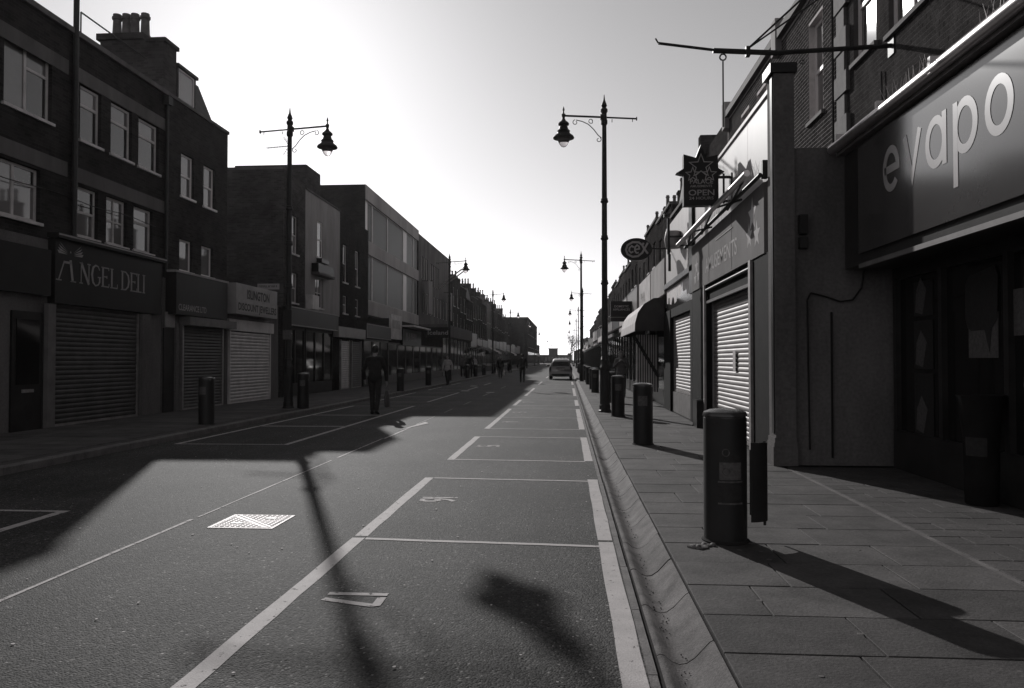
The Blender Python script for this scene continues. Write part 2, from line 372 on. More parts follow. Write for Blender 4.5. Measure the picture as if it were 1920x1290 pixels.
for a, b in [(1.7,6.9),(12.5,16.0),(16.05,19.3),(19.35,23.3),(25.5,29),(29.05,33),(36,40),(43,47)]:
    mb = MB(); line_y(mb, -4.65, .09, a, b); line_y(mb, -6.52, .09, a, b); line_x(mb, b-.03, .06, -6.47, -4.7); line_x(mb, a+.03, .06, -6.47, -4.7)
    build(mb, 'bay_marking', M['paint_worn'], road_o)
mb = MB(); y = 2.0                                        # thin worn centre joint
for (y0, y1, wd) in [(2,6.6,.05),(6.7,10.6,.035),(10.9,13.6,.045),(13.6,16.3,.07),(16.6,19,.03),(20.5,22,.03),(24,26,.03),(30,33,.05),(38,41,.05)]:
    line_y(mb, -3.26 + random.uniform(-.03,.03), wd*.62, y0, y1, .001)
build(mb, 'centre_line', M['paint_worn'], road_o)
mb = MB(); mb.prism([(-3.34,15.2),(-3.05,16.9),(-3.2,17.3)], ((0,0,.007),(1,0,0),(0,1,0),(0,0,1)), -.001, 0)
for (x, y, s_) in [(-3.5,33,.18),(-5.2,41,.2),(-4.8,34.5,.2)]: mb.box(x, x+.35, y, y+s_*3, .004, .006)
build(mb, 'paint_patch', M['paint_worn'], road_o)
# steel chamber cover in the road: frame, two plates
cov = thing('manhole_cover', 'bright rectangular steel chamber cover set in the lit road', 'manhole cover', (-2.72, 6.55, 0))
def rot2(px, py, a): return (px*math.cos(a)-py*math.sin(a), px*math.sin(a)+py*math.cos(a))
mb = MB(); mb.box(-3.0,-2.44,6.275,6.30,-.02,.005); mb.box(-3.0,-2.44,6.80,6.825,-.02,.005); mb.box(-3.0,-2.97,6.30,6.80,-.02,.005); mb.box(-2.47,-2.44,6.30,6.80,-.02,.005)
build(mb, 'frame', M['cover'], cov)
for k in range(2):
    t_ = [[(-2.963,6.308),(-2.479,6.308),(-2.963,6.788)],[(-2.475,6.315),(-2.475,6.795),(-2.955,6.795)]][k]
    mb = MB().prism(t_, ((0,0,0),(1,0,0),(0,1,0),(0,0,1)), -.02, .006)
    pl = build(mb, 'plate', M['cover'], cov)
    mb = MB()
    for i in range(11):
        for j in range(11):
            x = -2.94+i*.046; y = 6.33+j*.046
            u_ = (x+2.963)/.484+(y-6.308)/.48
            if (k == 0 and u_ < .88) or (k == 1 and u_ > 1.1): mb.box(x-.014, x+.014, y-.005, y+.005, .006, .010)
    tag(build(mb, 'tread_pattern', M['cover'], pl), kind='stuff')
    c = [(-2.82,6.45),(-2.60,6.66)][k]
    build(MB().box(c[0]-.05,c[0]+.05,c[1]-.018,c[1]+.018,.0065,.0105), 'lifting_key_slot', M['iron'], pl)
# edging strip, dished drainage channel, right kerb --------------------------------
mb = MB(); y = -1.0
while y < 45:
    mb.box(.355+random.uniform(0,.004), .398+random.uniform(-.004,.003), y, y+.892, -.02, .004); y += .9
build(mb, 'edge_strip', M['edging'], road_o)
mb = MB(); mb.box(.405, .43, -14, 120, -.03, -.012); build(mb, 'gutter_joint', M['joint'], road_o)
prof = [(.42,-.002),(.435,.004),(.455,.0),(.49,-.030),(.525,-.042),(.56,-.036),(.60,-.008),(.64,.036),(.668,.066),(.685,.076)]
def chan_mesh(L_, nm):
    mb = MB(); P = prof + [(.685,-.12),(.42,-.12)]; k = len(P)
    for y in (0, L_): mb.v += [(x, y, z) for x, z in P]
    mb.f = [(i, k+i, k+(i+1) % k, (i+1) % k) for i in range(k)] + [tuple(range(k)), tuple(range(2*k-1, k-1, -1))]
    return mb.mesh(nm, (0,0,0), True, R(50))
chan = tag(build(MB().box(.43,.68,-14,END,-.14,-.122), 'drainage_channel', M['joint']), kind='structure')
cm = chan_mesh(.738, 'channel_stone')
for i in range(70): put('channel_stone', cm, M['channel'], chan, (random.uniform(-.003,.003), -1.5+i*.75, random.uniform(-.003,.003)))
put('channel_run', chan_mesh(END-51.1, 'channel_run'), M['channel'], chan, (0, 51.1, 0))
# right pavement: bed + separate slabs
bed = tag(build(MB().box(KR, 16, -14, END, -.1, PZ-.016), 'pavement', M['joint']), kind='structure')
sm = {}
def slab(x0, x1, y0, y1, mname='slab', nm='slab', z=None):
    k = (round(x1-x0, 2), round(y1-y0, 2), mname)
    if k not in sm: sm[k] = MB().cbox(0, k[0], 0, k[1], -.05, 0, .0025).mesh('paving_'+nm)
    o = put(nm, sm[k], M[mname], bed, (x0, y0, (PZ if z is None else z)+random.uniform(-.003,.002)))
    o.rotation_euler = (random.uniform(-.003,.003), random.uniform(-.002,.002), random.uniform(-.002,.002)); return o
y = .4; row = 0; cuts = [[.70,1.42,2.14,2.66],[.70,1.06,1.80,2.66],[.70,1.30,2.02,2.66]]
SX = [(.72+.0,.72)]
while y < 48:
    hgt = .53
    c = cuts[row % 3]
    for a, b in zip(c[:-1], c[1:]): slab(a+.004, b-.004, y+.004, y+hgt-.004)
    y += hgt; row += 1
yend = y
far = MB(); far.box(KR+.002, FR+.3, yend, END, -.05, PZ)
pm = mat('far_paving', .12, .65, .25, 1.5, .3, 60, fine=.2)
build(far, 'far_paving', pm, bed)
fc = MB(); fc.box(2.66, 2.70, .4, 9.6, -.05, PZ-.002); build(fc, 'edging_strip', M['edging'], bed)
y = .4; row = 0
while y < 9.62:
    hgt = .235; x = 2.705 + (row % 2)*-.0
    xs_ = [2.705]; step = .44; x = 2.705 + (.22 if row % 2 else .44)
    while x < 3.9: xs_.append(x); x += step
    xs_.append(4.0)
    for a, b in zip(xs_[:-1], xs_[1:]): slab(a+.003, b-.003, y+.003, y+hgt-.003, 'block', 'paving_block')
    y += hgt; row += 1
# left pavement with kerb stones
pl_ = tag(build(MB().box(-17, KL-.15, -14, END, -.1, LZ), 'pavement_shaded', mat('shaded_paving', .075, .75, .25, 2, .3, 60, fine=.15)), kind='structure')
ks = MB().cbox(-.15, 0, 0, .905, -.2, 0, .015).mesh('kerb_stone')
for i in range(60): put('kerb_stone', ks, M['edging'], pl_, (KL, -2+i*.915, LZ+random.uniform(-.003,.003)))
put('kerb_run', MB().cbox(-.15, 0, 0, END-53, -.2, 0, .015).mesh('kerb_run'), M['edging'], pl_, (KL, 53, LZ))
sl_m = MB().cbox(0, .9, 0, .596, -.04, 0, .006).mesh('paving_slab_shaded')
for i in range(48):
    for j in range(3):
        put('slab', sl_m, M['slab'], pl_, (-9.86+j*.905+(.0), 4+i*.605, LZ+.012+random.uniform(-.002,.002)))
# litter specks on the road: uncountable
mb = MB()
for i in range(150):
    x = random.uniform(-5.5, .3); y = 3+random.random()**1.6*22; s_ = random.uniform(.004,.013); a = random.uniform(0,3)
    pts = [(x+s_*random.uniform(.5,1.2)*math.cos(a+t), y+s_*random.uniform(.5,1.2)*math.sin(a+t)) for t in (0,1.3,2.6,3.9,5.2)]
    mb.add([(p[0],p[1],.006) for p in pts]+[(p[0],p[1],.0075) for p in pts], [(9,8,7,6,5)[::-1]]+[(k,(k+1)%5,5+(k+1)%5,5+k) for k in range(5)])
tag(build(mb, 'litter', M['litter']), 'tiny pale scraps of litter scattered over the road', 'litter', kind='stuff')
mb = MB(); rr = random.Random(4)                         # grit gathered in the bottom of the channel
for i in range(420):
    y = .5+rr.random()**1.4*22; x = .525+rr.gauss(0,.022); q = rr.uniform(.002,.006)
    mb.ell((x, y, -.040+abs(x-.525)*.3), q, q*rr.uniform(1,2), q*.6, 5, 3)
tag(build(mb, 'channel_grit', M['joint']), 'dark grit gathered along the drainage channel', 'grit', kind='stuff')
mb = MB()
for i in range(70):                                        # old chewing gum trodden into the slabs
    x = rr.uniform(.8,2.6); y = 2.5+rr.random()**1.5*14; q = rr.uniform(.008,.02)
    mb.lathe([(q,0),(q*.8,.0012)], (x,y,PZ-.0005), 9)
tag(build(mb, 'gum_spots', mat('trodden_gum', .13, .8, .3, 9)), 'pale spots of trodden chewing gum on the sunny slabs', 'gum', kind='stuff')
# ================================================================ building helpers
def NX(side): return 1 if side == 'L' else -1
def facade(mb, side, X, y0, y1, z0, z1, holes, rec=.13):
    """front skin of a wall in the plane x=X with window openings (y0,y1,z0,z1) and their reveals"""
    nx = NX(side); ys = sorted({y0, y1, *[h[0] for h in holes], *[h[1] for h in holes]}); zs = sorted({z0, z1, *[h[2] for h in holes], *[h[3] for h in holes]})
    for a, b in zip(ys[:-1], ys[1:]):
        for c, d in zip(zs[:-1], zs[1:]):
            my = (a+b)/2; mz = (c+d)/2
            if any(h[0] < my < h[1] and h[2] < mz < h[3] for h in holes): continue
            q = [(X,a,c),(X,b,c),(X,b,d),(X,a,d)]
            mb.quad(*(q if nx > 0 else q[::-1]))
    xi = X - nx*rec
    for (a, b, c, d) in holes:
        for q in ([(X,a,c),(X,a,d),(xi,a,d),(xi,a,c)], [(X,b,c),(xi,b,c),(xi,b,d),(X,b,d)], [(X,a,d),(X,b,d),(xi,b,d),(xi,a,d)], [(X,a,c),(xi,a,c),(xi,b,c),(X,b,c)]): mb.quad(*q)
        mb.quad((xi-nx*.25,a,c),(xi-nx*.25,b,c),(xi-nx*.25,b,d),(xi-nx*.25,a,d))
def shell(mb, side, X, y0, y1, z0, z1, back):            # the other five faces
    xb = X - NX(side)*back
    mb.quad((X,y0,z0),(xb,y0,z0),(xb,y0,z1),(X,y0,z1)); mb.quad((X,y1,z0),(X,y1,z1),(xb,y1,z1),(xb,y1,z0))
    mb.quad((xb,y0,z0),(xb,y1,z0),(xb,y1,z1),(xb,y0,z1)); mb.quad((X,y0,z1),(xb,y0,z1),(xb,y1,z1),(X,y1,z1))
def window(par, side, X, h, style='sash', fm='white', gm='glass', sill=True, rec=.09, fw=.05):
    nx = NX(side); y0, y1, z0, z1 = h; xf = X-nx*rec; xb = xf-nx*.05
    mb = MB()
    mb.box(xf,xb,y0,y0+fw,z0,z1); mb.box(xf,xb,y1-fw,y1,z0,z1); mb.box(xf,xb,y0+fw,y1-fw,z1-fw,z1); mb.box(xf,xb,y0+fw,y1-fw,z0,z0+fw)
    a, b, c, d = y0+fw, y1-fw, z0+fw, z1-fw; panes = []
    if style == 'sash':
        zm = (c+d)/2; mb.box(xf-nx*.002,xb,a,b,zm-fw*.5,zm+fw*.5); panes = [(a,b,c,zm-fw*.5,.035),(a,b,zm+fw*.5,d,.02)]
    elif style == 'toplight':
        zm = d-(d-c)*.33; mb.box(xf-nx*.002,xb,a,b,zm-fw*.6,zm+fw*.6); panes = [(a,b,c,zm-fw*.6,.025),(a,b,zm+fw*.6,d,.025)]
    elif style == 'casement':
        ym = (a+b)/2; mb.box(xf-nx*.002,xb,ym-fw*.6,ym+fw*.6,c,d); zm = d-(d-c)*.3
        mb.box(xf-nx*.004,xb,ym+fw*.6,b,zm-fw*.5,zm+fw*.5); panes = [(a,ym-fw*.6,c,d,.025),(ym+fw*.6,b,c,zm-fw*.5,.025),(ym+fw*.6,b,zm+fw*.5,d,.025)]
    elif style == 'cross':
        ym = (a+b)/2; zm = (c+d)/2; mb.box(xf-nx*.002,xb,ym-fw*.4,ym+fw*.4,c,d); mb.box(xf-nx*.004,xb,a,b,zm-fw*.4,zm+fw*.4)
        panes = [(a,ym-fw*.4,c,zm-fw*.4,.025),(ym+fw*.4,b,c,zm-fw*.4,.025),(a,ym-fw*.4,zm+fw*.4,d,.025),(ym+fw*.4,b,zm+fw*.4,d,.025)]
    else: panes = [(a,b,c,d,.025)]
    w_ = build(mb, 'window', M[fm], par)
    for (p,q,r,s,dp) in panes:
        build(MB().box(xf-nx*dp, xf-nx*(dp+.008), p-.004, q+.004, r-.004, s+.004), 'pane', M[gm] if gm != 'glass' else M[random.choice(('glass','glass','glass_b','glass_c'))], w_)
    if sill: build(MB().box(X+nx*.06, xb, y0-.06, y1+.06, z0-.07, z0-.003), 'sill', M[fm] if sill is True else M[sill], w_)
    return w_
slat_cache = {}
def shutter(par, side, X, y0, y1, z0, z1, pitch, mt, fm='metal_dull', label=None):
    nx = NX(side); L_ = y1-y0; key = (round(L_,3), pitch, mt, nx)
    mb = MB(); mb.box(X+nx*.03, X-nx*.05, y0-.07, y0, z0, z1); mb.box(X+nx*.03, X-nx*.05, y1, y1+.07, z0, z1); mb.box(X+nx*.02, X-nx*.04, y0, y1, z0, z0+.05)
    sh = build(mb, 'shutter', M[fm], par)
    if label: sh['label'] = label
    if key not in slat_cache:
        P = [(0,0),(.007,pitch*.15),(.011,pitch*.4),(.010,pitch*.65),(.004,pitch*.88),(-.004,pitch*.97),(-.02,pitch*.97),(-.02,0)]
        m2 = MB(); k = len(P)
        for y in (0, L_): m2.v += [(nx*p[0], y, p[1]) for p in P]
        m2.f = [(i, (i+1)%k, k+(i+1)%k, k+i) for i in range(k)]
        if nx < 0: m2.f = [f[::-1] for f in m2.f]
        slat_cache[key] = m2.mesh('shutter_slat', (0,0,0), True, R(40)); slat_cache[key].materials.append(M[mt])
    z = z0+.05
    while z < z1-pitch*.5:
        o = put('slat', slat_cache[key], M[mt], sh, (X+random.uniform(-.002,.002), y0, z)); z += pitch
    return sh
def pots(par, pts, h=.6, r=.11, mt='clay'):
    if 'pot' not in slat_cache:
        slat_cache['pot'] = MB().lathe([(.115,0),(.125,.05),(.105,.09),(.09,.45),(.115,.47),(.118,.53),(.095,.54),(.095,.6),(.07,.6)], n=12).mesh('chimney_pot', (0,0,0), True, R(40))
    for p in pts:
        o = put('chimney_pot', slat_cache['pot'], M[mt], par, p); o.scale = (r/.11, r/.11, h/.6)
def shopfront(par, side, X, y0, y1, z0, z1, n=3, fm='wood_dark', gm='shopglass', rise=.45, door=True):
    """glazed shop front: stall riser, mullions, panes and a door, set in plane X"""
    nx = NX(side); mb = MB()
    mb.box(X, X-nx*.08, y0, y1, z0, z0+rise); mb.box(X, X-nx*.08, y0, y1, z1-.1, z1)
    edges = [y0+(y1-y0)*i/n for i in range(n+1)]
    for e in edges: mb.box(X+nx*.01, X-nx*.07, max(y0, e-.03), min(y1, e+.03), z0+rise, z1-.1)
    sf = build(mb, 'shop_window', M[fm], par)
    for a, b in zip(edges[:-1], edges[1:]): build(MB().box(X-nx*.03, X-nx*.04, a+.032, b-.032, z0+rise+.002, z1-.102), 'pane', M[gm], sf)
    return sf
def fascia(par, side, X, y0, y1, z0, z1, mt, proud=.1, name='fascia_sign', edge=None):
    nx = NX(side); o = build(MB().box(X+nx*proud, X, y0, y1, z0, z1), name, M[mt], par)
    if edge:
        e = MB(); xx = X+nx*(proud+.012)
        e.box(xx, X+nx*proud, y0, y1, z1-.04, z1); e.box(xx, X+nx*proud, y0, y1, z0, z0+.04); e.box(xx, X+nx*proud, y0, y0+.04, z0+.04, z1-.04); e.box(xx, X+nx*proud, y1-.04, y1, z0+.04, z1-.04)
        build(e, 'sign_border', M[edge], o)
    return o
def blurred(par, side, X, y, z, n, size, wid, mt, proud=.004, fr=None):
    mb = MB(); fr = fr or frside(side, X, y, z); cw = wid/n; rr = random.Random(n*7+int(abs(y)))
    for i in range(n):                                   # letters too far off to read: uprights and short bars only
        x = i*cw; mb.ribbon([(x+cw*.15,0),(x+cw*.15,size)], cw*.2, fr, 0, proud)
        if rr.random() < .6: mb.ribbon([(x+cw*.7,0),(x+cw*.7,size)], cw*.2, fr, 0, proud)
        mb.ribbon([(x+cw*.25,size*rr.choice((.08,.5,.92))),(x+cw*.62,size*rr.choice((.08,.5,.92)))], size*.13, fr, 0, proud*.9)
    return build(mb, 'lettering', M[mt], par)
def lettering(par, side, X, y, z, s, size, wid, mt, bold=.02, proud=.0015, name='lettering'):
    mb = MB(); text_into(mb, s, size, frside(side, X, y, z), 0, proud, wid, bold=bold); return build(mb, name, M[mt], par)

# ================================================================ shaded (left) side, from the camera outwards
# the old house fronts stand back (FB) behind single-storey shop extensions (FL)
FB = -11.8; KK = FB/FL
def ky(y): return y*KK
def kz(z): return HC+(z-HC)*KK
def kh(hs): return [(h[0]*KK, h[1]*KK, kz(h[2]), kz(h[3])) for h in hs]
def extension(par, y0, y1, zt, mt='render_grey'):
    mb = MB(); mb.box(FL, FB-.05, y0, y1, LZ, zt); return build(mb, 'shop_extension', M[mt], par)
# --- three-storey block over the delicatessen (two bays)
B = thing('shop_building', 'dark brick three-storey block with pale concrete bands over the Angel Deli shop', 'building', (FL, 12, 0))
hol = [(13.62,14.9,6.0,7.25),(13.35,14.6,4.0,5.0),(15.78,16.5,5.95,7.1),(16.85,17.68,5.95,7.1),(17.95,18.85,5.95,7.1),(15.72,16.42,3.95,4.98),(16.72,17.5,3.95,4.98),(17.78,18.6,3.95,4.98)]
hol += [(9.2,10.6,6.0,7.25),(9.2,10.6,4.0,5.0),(11.2,12.6,6.0,7.25),(11.2,12.6,4.0,5.0)]
hol = kh(hol); ye = ky(19.2); zr = kz(8.0)
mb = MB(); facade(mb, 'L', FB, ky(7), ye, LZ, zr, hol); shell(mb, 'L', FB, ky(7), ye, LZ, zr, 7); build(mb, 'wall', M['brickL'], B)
sty = ['casement','casement','toplight','toplight','toplight','sash','cross','toplight','casement','casement','casement','casement']
for h, st in zip(hol, sty): window(B, 'L', FB, h, st, 'offwhite', fw=.06)
for z0, z1 in ((7.13,7.42),(5.06,5.36)):
    build(MB().box(FB+.02, FB-.02, ky(7), ky(15.38), kz(z0), kz(z1)), 'concrete_band', M['concrete'], B); build(MB().box(FB+.02, FB-.02, ky(15.62), ky(19.15), kz(z0-.02), kz(z1-.02)), 'concrete_band', M['concrete'], B)
build(MB().box(FB+.10, FB-.25, ky(7), ye, zr, zr+.13), 'coping', M['concrete'], B)
build(MB().tube((FB+.1,ky(15.5),3.4),(FB+.1,ky(15.5),10.6),.065,n=10), 'soil_pipe', M['iron'], B, True)
mb = MB(); mb.path([(FB-.1,ky(15.9),zr),(FB-.1,ky(15.9),zr+.75),(FB-.1,ky(18.4),zr+.75)], .02); build(mb, 'roof_rail', M['iron'], B)
extension(B, 7, 19.15, 3.72)
mb = MB(); mb.tube((FB+.09,ky(19.1),3.4),(FB+.09,ky(19.1),zr-.3),.05,n=10); mb.box(FB+.02,FB+.2,ky(19.1)-.12,ky(19.1)+.12,zr-.3,zr-.05); build(mb, 'rainwater_pipe', M['iron'], B)
mb = MB(); pts = [(FB+.03, ky(7)+i*.6, 5.25+.03*math.sin(i*1.3)) for i in range(24)]; mb.path(pts, .012, 5); build(mb, 'facade_cable', M['iron'], B)
mb = MB(); mb.box(FL+.01, FL+.16, 14.95, 18.85, 2.5, 3.76); mb.box(FL+.02, FL+.26, 14.9, 18.9, 3.76, 3.86)
fs = build(mb, 'fascia_sign', M['sign_dark'], B)
build(MB().box(FL+.262, FL+.275, 14.9, 18.9, 3.81, 3.84), 'sign_trim', M['letter_dim'], fs)
# serif lettering, drawn stroke by stroke (thick and thin stems with serifs)
mb = MB(); fr = frL(FL+.165, 15.0, 2.95)
def sf_(x, y, wd=.12): mb.ribbon([(x-wd/2, y), (x+wd/2, y)], .025, fr, 0, .003)
H_ = .46
def stem(x, h=H_, wd=.062, y=0): mb.ribbon([(x, y), (x, y+h)], wd, fr, 0, .003); sf_(x, y+.012); sf_(x, y+h-.012)
# A (its apex is lost), N G E L   D E L I
mb.ribbon([(.04,.0),(.22,.42)], .035, fr, 0, .003); mb.ribbon([(.50,.0),(.42,.46)], .07, fr, 0, .003); mb.ribbon([(.2,.40),(.45,.40)], .05, fr, 0, .003); sf_(.05,.012,.18); sf_(.52,.012,.18)
x = .78
stem(x, wd=.03); mb.ribbon([(x, H_), (x+.27, 0)], .07, fr, 0, .003); mb.ribbon([(x+.27, 0), (x+.27, H_)], .03, fr, 0, .003); sf_(x+.27, H_-.012)
x = 1.14; pts = [(x+.30,.36),(x+.24,.44),(x+.15,.46),(x+.06,.40),(x+.02,.24),(x+.06,.07),(x+.15,.0),(x+.25,.03),(x+.30,.1),(x+.30,.2)]
mb.ribbon(pts, [.02,.03,.035,.055,.07,.055,.03,.03,.05,.05], fr, 0, .003); sf_(x+.29,.2)
def E_(x):
    stem(x); mb.ribbon([(x,.445),(x+.22,.445)], .03, fr, 0, .003); mb.ribbon([(x,.24),(x+.15,.24)], .025, fr, 0, .003); mb.ribbon([(x,.015),(x+.23,.015)], .03, fr, 0, .003)
    for a, b in ((.22,.39),(.15,.2),(.23,.02)): mb.ribbon([(x+a,b),(x+a,b+.07)], .025, fr, 0, .003)
def L_l(x): stem(x); mb.ribbon([(x,.015),(x+.22,.015)], .03, fr, 0, .003); mb.ribbon([(x+.22,.01),(x+.22,.11)], .025, fr, 0, .003)
E_(1.56); L_l(1.90)
x = 2.32; stem(x); mb.ribbon([(x,.445),(x+.14,.44),(x+.24,.36),(x+.27,.23),(x+.24,.1),(x+.14,.02),(x,.015)], [.03,.035,.055,.07,.055,.035,.03], fr, 0, .003)
E_(2.70); 
stem(2.99); mb.ribbon([(2.99,.015),(3.14,.015)], .03, fr, 0, .003); stem(3.24)
mb.v = [(a, 15.0+(b-15.0)*.945, 2.95+(c-2.95)*.93) for a, b, c in mb.v]
build(mb, 'lettering', M['letter_dim'], fs)
mb = MB(); fr = frL(FL+.165, 14.98, 3.46)                 # winged emblem
for sg in (-1, 1):
    c = .42
    for k in range(4): mb.prism([(c+sg*.10,.02+k*.02),(c+sg*(.36-.03*k),.02+.055*k),(c+sg*(.40-.02*k),.08+.055*k)], fr, 0, .003)
mb.prism([(.40,.06),(.44,.06),(.42,.1)], fr, 0, .003); build(mb, 'emblem', M['letter_dim'], fs)
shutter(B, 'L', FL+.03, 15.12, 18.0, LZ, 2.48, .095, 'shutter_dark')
build(MB().box(FL+.05, FL+.14, 14.8, 15.02, LZ, 2.48), 'pilaster', M['wood_mid'], B); build(MB().box(FL+.05, FL+.13, 18.1, 18.45, LZ, 2.48), 'pilaster', M['render_grey'], B)
mb = MB(); mb.box(FL+.02, FL+.06, 13.95, 14.75, LZ, 2.3); dr = build(mb, 'door', M['wood_dark'], B)
build(MB().box(FL+.062, FL+.075, 14.05, 14.65, .95, 2.15), 'pane', M['shopglass'], dr); build(MB().box(FL+.062, FL+.085, 14.2, 14.5, .80, .86), 'letter_box', M['metal_dull'], dr)
for i in range(6): build(MB().box(FL+.04, FL+.01, 7.2+i*1.12, 8.31+i*1.12, LZ, 2.5), 'boarded_panel', M['render_grey'], B)
fascia(B, 'L', FL, 7.2, 14.85, 2.62, 3.5, 'sign_dark', .15)
# --- narrow house with mansard, clearance shop below, chimney stack
B = thing('mansard_house', 'narrow dark brick house with mansard attic, dormer and two sash windows per floor', 'house', (FL, 20.9, 0))
hol = kh([(19.95,20.66,5.68,6.8),(21.2,21.9,5.66,6.8),(19.9,20.6,3.72,4.55),(21.1,21.8,3.72,4.55)]); y0_, y1_ = ky(19.2), ky(22.7); zr = kz(8.05)
mb = MB(); facade(mb, 'L', FB, y0_, y1_, LZ, zr, hol); shell(mb, 'L', FB, y0_, y1_, LZ, zr, 7); build(mb, 'wall', M['brickL2'], B)
for h, st in zip(hol, ['sash','sash','plain','plain']): window(B, 'L', FB, h, st, 'white', fw=.055)
build(MB().box(FB+.06, FB-.25, y0_, y1_, zr, zr+.1), 'coping', M['concrete'], B)
P = [(FB-.35,zr),(FB-1.05,kz(9.5)),(FB-5,kz(9.7)),(FB-5,zr)]
mb = MB().prism(P, ((0,ky(19.9),0),(1,0,0),(0,0,1),(0,1,0)), 0, 2.75*KK); rf = build(mb, 'mansard_roof', M['roof'], B)
ya, yb = ky(20.55), ky(21.57); za, zb = zr+.35, zr+1.45
mb = MB(); mb.box(FB-.5, FB-1.9, ya, ya+.08, za, zb); mb.box(FB-.5, FB-1.9, yb-.08, yb, za, zb); mb.box(FB-.44, FB-2.1, ya-.06, yb+.06, zb, zb+.1); mb.box(FB-.5, FB-1.9, ya+.08, yb-.08, za, za+.08)
build(mb, 'dormer', M['roof'], B)
window(B, 'L', FB-.48, (ya+.085,yb-.085,za+.085,zb-.003), 'plain', 'white', sill=False, rec=.04)
ch = MB(); yq = y0_+.1; X1, X2, X3, X4 = -11.8*KK, -10.3*KK, -10.55*KK, -10.12*KK
ch.box(X1,X2,yq,yq+.75,zr,kz(9.5)); ch.box(X1-.1,-10.65*KK,yq-.06,yq+.81,kz(9.5),kz(9.66)); ch.box(X3,X4,yq-.03,yq+.72,zr+.1,kz(9.42)); ch.box(X3-.05,X4+.07,yq-.07,yq+.77,kz(9.42),kz(9.52))
ck = build(ch, 'chimney_stack', M['brickL3'], B); pots(ck, [(x*KK,yq+.37,kz(9.66)) for x in (-11.55,-11.3,-11.07,-10.8)], .74, .14)
extension(B, 19.2, 22.72, 3.45)
fs = fascia(B, 'L', FL, 19.35, 22.25, 2.55, 3.6, 'sign_dark', .28, edge=None)
build(MB().box(FL+.30, FL+.05, 19.3, 22.3, 3.6, 3.65), 'sign_trim', M['letter_dim'], fs)
lettering(fs, 'L', FL+.285, 19.45, 2.66, 'CLEARANCE LTD', .22, 1.5, 'letter_dim')
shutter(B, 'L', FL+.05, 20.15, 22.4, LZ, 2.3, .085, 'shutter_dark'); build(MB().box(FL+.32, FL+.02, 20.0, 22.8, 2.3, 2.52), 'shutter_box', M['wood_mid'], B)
mb = MB(); mb.box(FL+.01, FL+.04, 19.22, 19.9, LZ, 2.2); dr = build(mb, 'door', M['wood_dark'], B); build(MB().box(FL+.02, FL+.1, 19.72, 19.86, LZ, 2.35), 'door_frame', M['render_grey'], B)
build(MB().box(FL+.02,FL+.07,19.28,19.7,2.22,2.6), 'fanlight', M['letter_dim'], B)
# --- single-storey jeweller's kiosk in the gap
B = thing('jeweller_shop', 'low single-storey jeweller shop with white shutter and lettered box sign', 'shop', (FL, 25, 0))
mb = MB(); mb.box(FL-4, FL, 22.74, 26.9, LZ, 3.3); build(mb, 'wall', M['render_grey'], B)
fs = fascia(B, 'L', FL, 22.62, 25.8, 2.76, 3.66, 'sign_mid', .38)
build(MB().box(FL+.384, FL+.392, 22.66, 25.76, 2.82, 3.18), 'sign_stripe', M['letter_dim'], fs)
lettering(fs, 'L', FL+.384, 23.35, 3.25, 'ISLINGTON', .38, 1.75, 'letter_dark', .03); lettering(fs, 'L', FL+.394, 22.72, 2.88, 'DISCOUNT JEWELLERS', .30, 2.95, 'letter_dark', .03)
build(MB().box(FL+.10, FL+.02, 22.8, 26.25, 2.28, 2.62), 'shutter_box', M['offwhite'], B)
shutter(B, 'L', FL+.04, 22.98, 26.0, LZ, 2.28, .1, 'shutter_mid', 'offwhite')
sg = thing('street_name_sign', 'small white street name plate above the jeweller sign', 'sign', (-10.3, 26.6, 3.35))
build(MB().box(-10.62,-9.85,26.58,26.60,3.82,4.02), 'plate', M['letter'], sg); build(MB().box(-10.3,-10.26,26.6,26.64,3.3,3.9), 'post', M['metal_dull'], sg)
blurred(sg, 'L', 0, 26.578, 0, 12, .075, .66, 'letter_dark', .002, frF(-10.57,26.578,3.89))
# --- brick house with blank flank, then rendered house, then dark house
B = thing('flank_house', 'tall brick house with a blank side wall beside the jeweller kiosk', 'house', (FL, 28, 0))
hol = kh([(28.0,28.7,5.3,6.7),(28.0,28.7,3.5,4.6)]); y0_, y1_ = ky(27.2), ky(29.5); zr = kz(8.15)
mb = MB(); facade(mb, 'L', FB, y0_, y1_, LZ, zr, hol); shell(mb, 'L', FB, y0_, y1_, LZ, zr, 8); build(mb, 'wall', M['brickL3'], B)
for h in hol: window(B, 'L', FB, h, 'sash', 'offwhite')
build(MB().box(FB+.04, FB-8, y0_-.04, y0_+.25, zr, zr+.1), 'coping', M['concrete'], B)
build(MB().box(FB-3.4, FB-.05, ky(29.7), ky(31.4), kz(7.6), kz(8.95)), 'party_wall_stack', M['brickL3'], B)
build(MB().tube((FB+.06,y0_+.35,2.6),(FB+.06,y0_+.35,zr),.05), 'drain_pipe', M['iron'], B)
extension(B, 27.0, 29.5, 3.25, 'brickL2')
fs = fascia(B, 'L', FL, 27.3, 32.9, 2.62, 3.3, 'sign_dark', .3, edge='letter_dim'); shopfront(B, 'L', FL+.06, 27.4, 29.4, LZ, 2.6, 2)
am = (-12.2, ky(28.6), zr)
ae = thing('tv_aerial', 'television aerial with a long boom on a mast above the brick flank', 'aerial', am)
mb = MB(); mb.tube((0,0,0),(0,0,1.62),.02); put('mast', mb.mesh('mast'), M['iron'], ae)
mb = MB(); mb.tube((-1.0,0,1.36),(.1,0,1.44),.014)
for i in range(14): mb.tube((-.95+i*.07,-.13,1.364+i*.005),(-.95+i*.07,.13,1.364+i*.005),.007,n=5)
